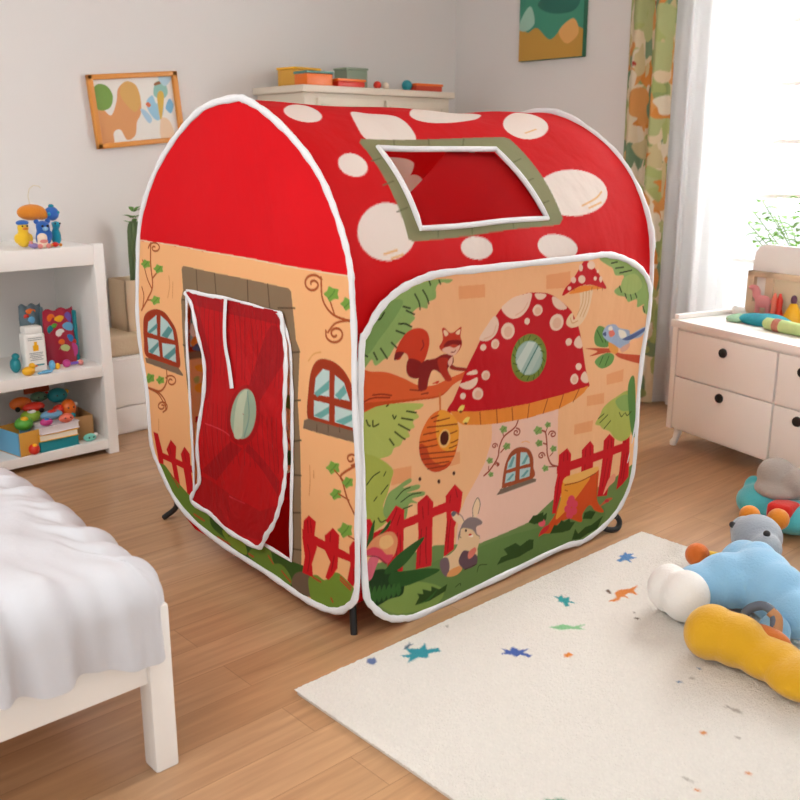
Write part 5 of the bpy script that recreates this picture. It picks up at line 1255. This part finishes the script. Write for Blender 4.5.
# ------------------------------------------------------------------ curtains
rod = empty('curtain_rod', (XW - .2, 1.6, 2.42)); tag(rod, 'white curtain rod above the window carrying the curtains', 'curtain rod')
bm = bmesh.new(); tube(bm, [(0, -1.3, 0), (0, 1.6, 0)], .012, 12); link('rod', bm, white_paint, rod)
for y in (-1.25, 0, 1.5): link('bracket', nbox(-.01, .2, y - .01, y + .01, -.01, .01), white_paint, rod)
for y in (-1.31, 1.61): bm = bmesh.new(); ell(bm, (0, y, 0), .024); link('finial', bm, white_paint, rod)
def drape(name, yA, yB, zb, xc, amp, nf, m, bottomscale=1, seed=0, cvs=None, flare=0, ztop=2.41):
    """hanging cloth with nf folds between yA and yB"""
    rd = random.Random(seed); ph = [rd.uniform(0, 6) for _ in range(4)]
    def f(u, v):
        y = yA + (yB - yA) * u; t = (ztop - v) / ztop
        a = amp * (.55 + .45 * np.minimum(1, t * 1.5)) 
        fx = np.sin(u * nf * 2 * PI + ph[0] + .6 * np.sin(u * nf * 2.1 + ph[1])) + .35 * np.sin(u * nf * 4.4 * PI + ph[2] + t * 1.5)
        fy = np.cos(u * nf * 2 * PI + ph[3]) * amp * .25
        return np.stack([xc + fx * a, y + fy + flare * t * (u - .5), v], 1)
    return f
fc = Canvas(0, 0, 1000, 2410, 3, 'd8c8a8')
rf = np.random.RandomState(12)
cols = ['cc8440', 'a4ac6c', 'd8ccb4', '8f9f66', 'c4b488', 'cf9254', 'acb27c', 'd6c2a0', '748c6c', 'a83c30']
for k in range(420):
    cx, cy2 = rf.uniform(-50, 1050), rf.uniform(0, 2410); r1 = rf.uniform(25, 95) * 1.6; r2 = rf.uniform(30, 90); col = cols[rf.randint(0, 9)]
    if rf.rand() < .04: col = 'a83c30'; r1 = 30; r2 = 14
    t_ = np.linspace(0, 2 * PI, 9, endpoint=False); rr_ = rf.uniform(.6, 1.25, 9)
    fc.fill(col, catmull(np.stack([cx + r1 * rr_ * np.cos(t_), cy2 + r2 * rr_ * np.sin(t_)], 1), 4))
def big(col, pts): fc.fill(col, catmull(mm(pts), 6))
for k in range(3):
    pass
fm = mat('floral_curtain_cloth', 'ffffff', .85, .2, 60, attr='print', transl=.25, spec=.2)
f = drape('floral', 3.07, 2.79, .01, XW - .2, .035, 2.0, fm, seed=3)
o = cloth('floral_curtain', fc, 6, lambda u, v: f(u, v + .012), fm, None)
tag(o, 'green, orange and cream floral curtain hanging at the left of the window', 'curtain')
def sheer_mat():
    m = bpy.data.materials.new('sheer_voile'); m.use_nodes = True; nt = m.node_tree; N = nt.nodes; L = nt.links; N.remove(N['Principled BSDF'])
    d = N.new('ShaderNodeBsdfDiffuse'); d.inputs['Color'].default_value = (.86, .86, .86, 1); t = N.new('ShaderNodeBsdfTranslucent'); t.inputs['Color'].default_value = (.6, .6, .6, 1)
    a = N.new('ShaderNodeMixShader'); a.inputs[0].default_value = .5; L.new(d.outputs[0], a.inputs[1]); L.new(t.outputs[0], a.inputs[2])
    tr = N.new('ShaderNodeBsdfTransparent'); b = N.new('ShaderNodeMixShader'); b.inputs[0].default_value = .05; L.new(a.outputs[0], b.inputs[1]); L.new(tr.outputs[0], b.inputs[2]); L.new(b.outputs[0], N['Material Output'].inputs['Surface'])
    return m
sm = sheer_mat()
def sheer(yA, yB, nf, seed, label, cuts=None, xc=XW - .12):
    f = drape('s', yA, yB, .01, xc, .026, nf, sm, seed=seed); bm = bmesh.new(); NU, NV = int(nf * 18), 40; G = []
    for j in range(NV + 1):
        v = .012 + (2.41 - .012) * j / NV; u = np.linspace(0, 1, NU + 1); p = f(u, np.full_like(u, v)); G.append([bm.verts.new(q) for q in p])
    for j in range(NV):
        for i in range(NU): bm.faces.new((G[j][i], G[j][i + 1], G[j + 1][i + 1], G[j + 1][i]))
    o = link('sheer_curtain', bm, sm, angle=180); tag(o, label, 'curtain', 'sheer curtains at the window'); return o
sheer(2.88, 2.42, 4, 1, 'white sheer curtain gathered beside the floral curtain')
sheer(1.02, .5, 4, 2, 'white sheer curtain gathered at the far right end of the window')

# ------------------------------------------------------------------ dresser and the things on it
D = empty('dresser', (3.84, 2.34, 0), R(-15)); tag(D, 'white dresser with round black drawer knobs in front of the window', 'dresser')
DL, DD, DH = 1.12, .44, .6      # runs towards -y locally, front faces -x
link('carcass', nbox(.004, DD, -DL, 0, .085, DH - .035, bev=.004), white_paint, D)
link('top_board', nbox(-.016, DD + .005, -DL - .012, .012, DH - .035, DH, bev=.005), white_paint, D)
link('top_rim', nbox(.0, DD, -.018, .008, DH, DH + .022, bev=.005), white_paint, D)
link('corner_post', nbox(-.008, .02, -.028, .004, .085, DH - .035, bev=.003), white_paint, D)
for c, (ya, yb) in enumerate(((-.035, -.60), (-.61, -.86), (-.87, -1.1))):
    for za, zb in ((.345, DH - .045), (.1, .338)):
        d = link('drawer', nbox(-.012, .01, yb, ya, za, zb, bev=.003), white_paint, D)
        kb = bmesh.new(); zk = zb - .055 if za > .3 else zb - .04; yk = (ya + yb) / 2
        lathe(kb, [(.002, -.001), (.019, 0), (.021, .004), (.019, .012), (.012, .015), (.001, .0155)], n=28, M=Matrix.Translation((-.012, yk, zk)) @ Matrix.Rotation(-PI / 2, 4, 'Y')); link('knob', kb, mat('black_knob', '0c0a0a', .5), d)
for x, y in ((.035, -.035), (.035, -DL + .035), (DD - .035, -.035), (DD - .035, -DL + .035)):
    bm = bmesh.new(); tube(bm, [(x, y, .088), (x - .003, y, .06), (x - .01, y + .004, .03), (x - .018, y + .008, .014), (x - .02, y + .009, .0)], [.02, .018, .015, .018, .014], 14); link('leg', bm, white_paint, D)
DT = .6
bd = empty('activity_board', (4.26, 2.215, DT), R(-9)); tag(bd, 'white round shouldered play panel with cut out window standing on the dresser', 'toy')
def panel_bm(x0, x1, outline, holes=()):
    bm = bmesh.new(); n = len(outline)
    A = [bm.verts.new((x0, y, z)) for y, z in outline]; Bv = [bm.verts.new((x1, y, z)) for y, z in outline]
    bm.faces.new(A); bm.faces.new(Bv[::-1])
    for i in range(n): bm.faces.new((A[i], Bv[i], Bv[(i + 1) % n], A[(i + 1) % n]))
    bmesh.ops.recalc_face_normals(bm, faces=bm.faces); return bm
ol = [(.0, 0), (.0, .24), (-.008, .285), (-.03, .315), (-.07, .325), (-.42, .325), (-.46, .315), (-.485, .28), (-.49, .24), (-.49, 0)]
link('back_board', panel_bm(.015, .035, ol), white_paint, bd)
bm = bmesh.new()
for q in ((-.035, 0, 0, .2), (-.49, -.455, 0, .2), (-.14, -.1, 0, .2), (-.49, 0, .175, .2), (-.14, -.035, 0, .06)): box(bm, -.02, .015, q[0], q[1], q[2], q[3], bev=.002)
link('front_frame', bm, mat('pale_birch'), bd)
link('lower_board', nbox(-.012, .012, -.455, -.14, .0, .19, bev=.003), mat('cream_board', 'e2d4b4', .6), bd)
link('window_inset', nbox(.004, .013, -.1, -.035, .06, .175, bev=.004), P_w, bd)
GD = 'toys on the dresser'
t = empty('toy_horse', (4.16, 2.07, DT)); tag(t, 'translucent pink and coral toy horse on the dresser before the play panel', 'toy', GD)
pk = mat('translucent_pink', 'f0a8a8', .3, transl=.4)
blob('body', [((0, .02, .075), (.02, .04, .03)), ((0, .055, .11), (.016, .02, .03)), ((0, .07, .135), (.014, .026, .014))], pk, t, .005, 3)
for y in (-.005, .045): bm = bmesh.new(); tube(bm, [(0, y, .06), (0, y, 0)], [.012, .009], 10); link('leg', bm, pk, t)
for k, y in enumerate((-.035, -.06)): bm = bmesh.new(); lathe(bm, [(.02, 0), (.02, .02), (.012, .05), (.014, .09), (.004, .12)], c=(0, y, 0), n=18); link('rider', bm, mat('coral_plastic') if k == 0 else P_r, t)
t = empty('toy_bell', (4.15, 1.94, DT)); tag(t, 'yellow cone shaped toy on the dresser near the right edge', 'toy', GD)
bm = bmesh.new(); lathe(bm, [(.045, 0), (.046, .01), (.03, .05), (.016, .08), (.01, .085)], n=24); link('body', bm, P_y, t); bm = bmesh.new(); ell(bm, (0, 0, .1), (.014, .014, .022)); link('handle', bm, mat('plum_plastic', '5c2c4c', .4), t)
t = empty('folded_cloth', (4.0, 1.99, DT), R(-8)); tag(t, 'crumpled teal and blue patterned cloth lying on the dresser', 'cloth')
def crumple(a, b, h, seed):
    bm = bmesh.new(); ell(bm, (0, 0, h * .6), (a, b, h), sub=5); rd = random.Random(seed); W = [(rd.uniform(20, 60), rd.uniform(20, 60), rd.uniform(0, 6)) for _ in range(5)]
    for v in bm.verts:
        d = sum(math.sin(v.co.x * p + v.co.y * q + s) for p, q, s in W) * .0028; v.co += v.co.normalized() * d; v.co.z = max(v.co.z, .0)
    return bm
link('cloth_fold', crumple(.075, .13, .03, 1), mat('teal_cloth', '1f8fa0', .8, .4, 40, var=.5, vscale=16), t); 
o_ = link('cloth_fold', crumple(.06, .05, .018, 7), mat('mint_cloth', '9cc4a0', .8, .4, 40, var=.4, vscale=20), t, loc=(-.02, .12, 0))
t = empty('rolled_cloth', (3.88, 1.88, DT), R(-15)); tag(t, 'rolled pale green cloth at the front of the dresser top', 'cloth', GD)
bm = bmesh.new(); tube(bm, [(0, .06, .026), (0, .05, .027), (0, -.05, .027), (0, -.17, .026)], [.018, .026, .028, .026], 20); link('roll', bm, mat('lime_cloth', 'bcd28c', .85, .4, 50, var=.25, vscale=14), t)
bm = bmesh.new(); tube(bm, [(.0, .004, .027), (0, -.03, .027)], .0285, 20); link('band', bm, mat('patterned_band', 'b4705c', .8, .3, 60, var=.5, vscale=60), t)
t = thing_blob('plush_sheep', 'small white plush sheep behind the teal cloth on the dresser', 'soft toy', (4.1, 2.17, DT), [((0, 0, .024), (.034, .03, .024)), ((-.02, .01, .04), (.018, .016, .016))], F_wh, GD)
balls(t, 'leg', [((-.015, .012, .006), .008), ((.015, -.012, .006), .008)], F_wh)

# plant on the window sill
Pn = empty('windowsill_plant', (XW - .035, 2.03, WZ0 - .002)); tag(Pn, 'tall bright green leafy plant on the window sill behind the dresser', 'plant')
bm = bmesh.new(); lathe(bm, [(.04, 0), (.052, .09), (.056, .1), (.046, .1), (.044, .08)], n=24); link('pot', bm, P_w, Pn)
lm2 = mat('sunlit_leaf', '6a9a30', .6, transl=.3, var=.2, vscale=20); rl = random.Random(11)
for k in range(11):
    a = k * 2.4; top = Vector((-.05 + .04 * math.cos(a), .2 + .13 * math.sin(a) , .48 + .24 * rl.random())); pts = [Vector((0, 0, .08)), Vector((top.x * .4, top.y * .5, top.z * .7)), top]
    bm = bmesh.new(); tube(bm, pts, .002, 6); st = link('stem', bm, mat('stem_green', '7c9c48', .6), Pn)
    for j in range(6):
        q = pts[1].lerp(pts[2], .25 + .75 * j / 5); b2 = a + j * 2.1; bm = bmesh.new(); leafmesh(bm, q, (math.cos(b2) * .7, math.sin(b2), .35), .05 + .02 * rl.random(), .024, .5); link('leaf', bm, lm2, st)

# ------------------------------------------------------------------ soft toys on the floor at the right
t = empty('plush_elephant', (2.5, 1.28, .012)); tag(t, 'big light blue plush animal lying on its side with white paws and a grey head', 'soft toy')
def rel(p): return (p[0] - 2.5, p[1] - 1.28, p[2])
blob('body', [(rel((2.40, 1.31, .085)), (.085, .075, .07), (0, 0, -35)), (rel((2.47, 1.265, .10)), (.10, .085, .085), (0, 0, -45)), (rel((2.53, 1.20, .105)), (.11, .10, .095)), (rel((2.50, 1.13, .1)), (.09, .09, .09)), (rel((2.60, 1.29, .10)), (.085, .07, .08)), (rel((2.67, 1.31, .09)), (.06, .05, .055)), (rel((2.58, 1.235, .13)), (.07, .06, .07)), (rel((2.45, 1.04, .08)), (.07, .08, .07))], F_lb, t, .009, 10)
blob('paw', [(rel((2.335, 1.375, .078)), (.066, .066, .075)), (rel((2.32, 1.315, .08)), (.072, .072, .078))], F_wh, t, .008, 3)
hd = blob('head', [(rel((2.77, 1.335, .13)), (.085, .08, .075)), (rel((2.70, 1.27, .13)), (.06, .05, .05)), (rel((2.82, 1.40, .12)), (.05, .05, .05))], F_gr, t, .009, 8)
for p, r_ in (((2.745, 1.408, .158), .011), ((2.70, 1.27, .182), .011)): bm = bmesh.new(); ell(bm, rel(p), r_); link('eye', bm, black_m, hd)
balls(hd, 'ear', [(rel((2.88, 1.42, .15)), (.035, .035, .035))], F_or); balls(hd, 'ear', [(rel((2.92, 1.34, .15)), .036)], F_or)
blob('tail', [(rel((2.36, 1.06, .055)), (.04, .045, .05))], F_lb, t, .008, 3)
t = empty('plush_monkey', (2.72, 1.44, .012)); tag(t, 'orange plush toy whose round foot pokes out behind the light blue plush', 'soft toy')
blob('foot', [((-.035, .05, .043), .04)], fuzzy('deep_orange_plush', 'd8702c'), t, .006, 2); blob('leg', [((0, .02, .03), (.03, .05, .024), (0, 0, 25)), ((.05, -.05, .03), (.05, .06, .025))], F_ye, t, .006, 3)
t = empty('plush_fox', (2.9, 1.14, 0)); tag(t, 'rust orange and cream plush lying behind the light blue plush at the right edge', 'soft toy')
blob('body', [((-.05, 0, .075), (.075, .07, .07)), ((-.02, -.08, .09), (.08, .08, .08))], F_br, t, .008, 5); blob('belly', [((-.1, .0, .05), (.045, .05, .045))], F_cr, t, .007, 3); blob('head', [((.02, -.06, .16), (.06, .06, .055))], F_cr, t, .007, 3)
t = empty('plush_chick', (2.19, 1.12, .012)); tag(t, 'big mustard yellow plush with a brown strap lying in front of the blue plush', 'soft toy')
F_mu = fuzzy('mustard_plush', 'd09c1c')
blob('body', [((0, .035, .076), (.084, .07, .076)), ((.015, -.03, .072), (.08, .085, .072)), ((.02, -.12, .055), (.08, .1, .055)), ((.0, -.22, .05), (.09, .1, .05))], F_mu, t, .009, 6)
bm = bmesh.new(); tube(bm, catmull([(.085, .0, .06), (.10, -.01, .12), (.105, -.05, .15), (.10, -.085, .14), (.085, -.10, .10)], 6, False), .0125, 12); link('strap', bm, mat('slate_strap', '5c6470', .8, .3, 60), t)
bm = bmesh.new(); tube(bm, catmull([(.10, -.075, .145), (.10, -.095, .13), (.085, -.105, .10)], 6, False), .0145, 12); link('strap_end', bm, mat('tan_strap', 'b07c50', .7, .3, 60), t)
blob('wing', [((.06, -.09, .09), (.03, .07, .03))], F_br, t, .007, 3)
t = empty('plush_hippo', (3.26, 1.53, 0)); tag(t, 'turquoise plush with a grey head and red patch sitting under the dresser edge', 'soft toy')
blob('body', [((.0, .02, .075), (.10, .11, .07)), ((.05, .11, .05), (.05, .05, .05)), ((-.03, -.1, .06), (.1, .1, .06)), ((.05, .1, .10), (.035, .035, .05))], F_tq, t, .009, 6)
blob('head', [((.02, .0, .185), (.07, .07, .065)), ((-.0, -.02, .14), (.085, .085, .035)), ((.02, -.08, .17), (.06, .06, .06))], F_gw, t, .008, 5)
bm = bmesh.new(); box(bm, -.125, -.03, -.13, -.04, .06, .125, bev=.02, seg=3); link('patch', bm, F_rd, t)
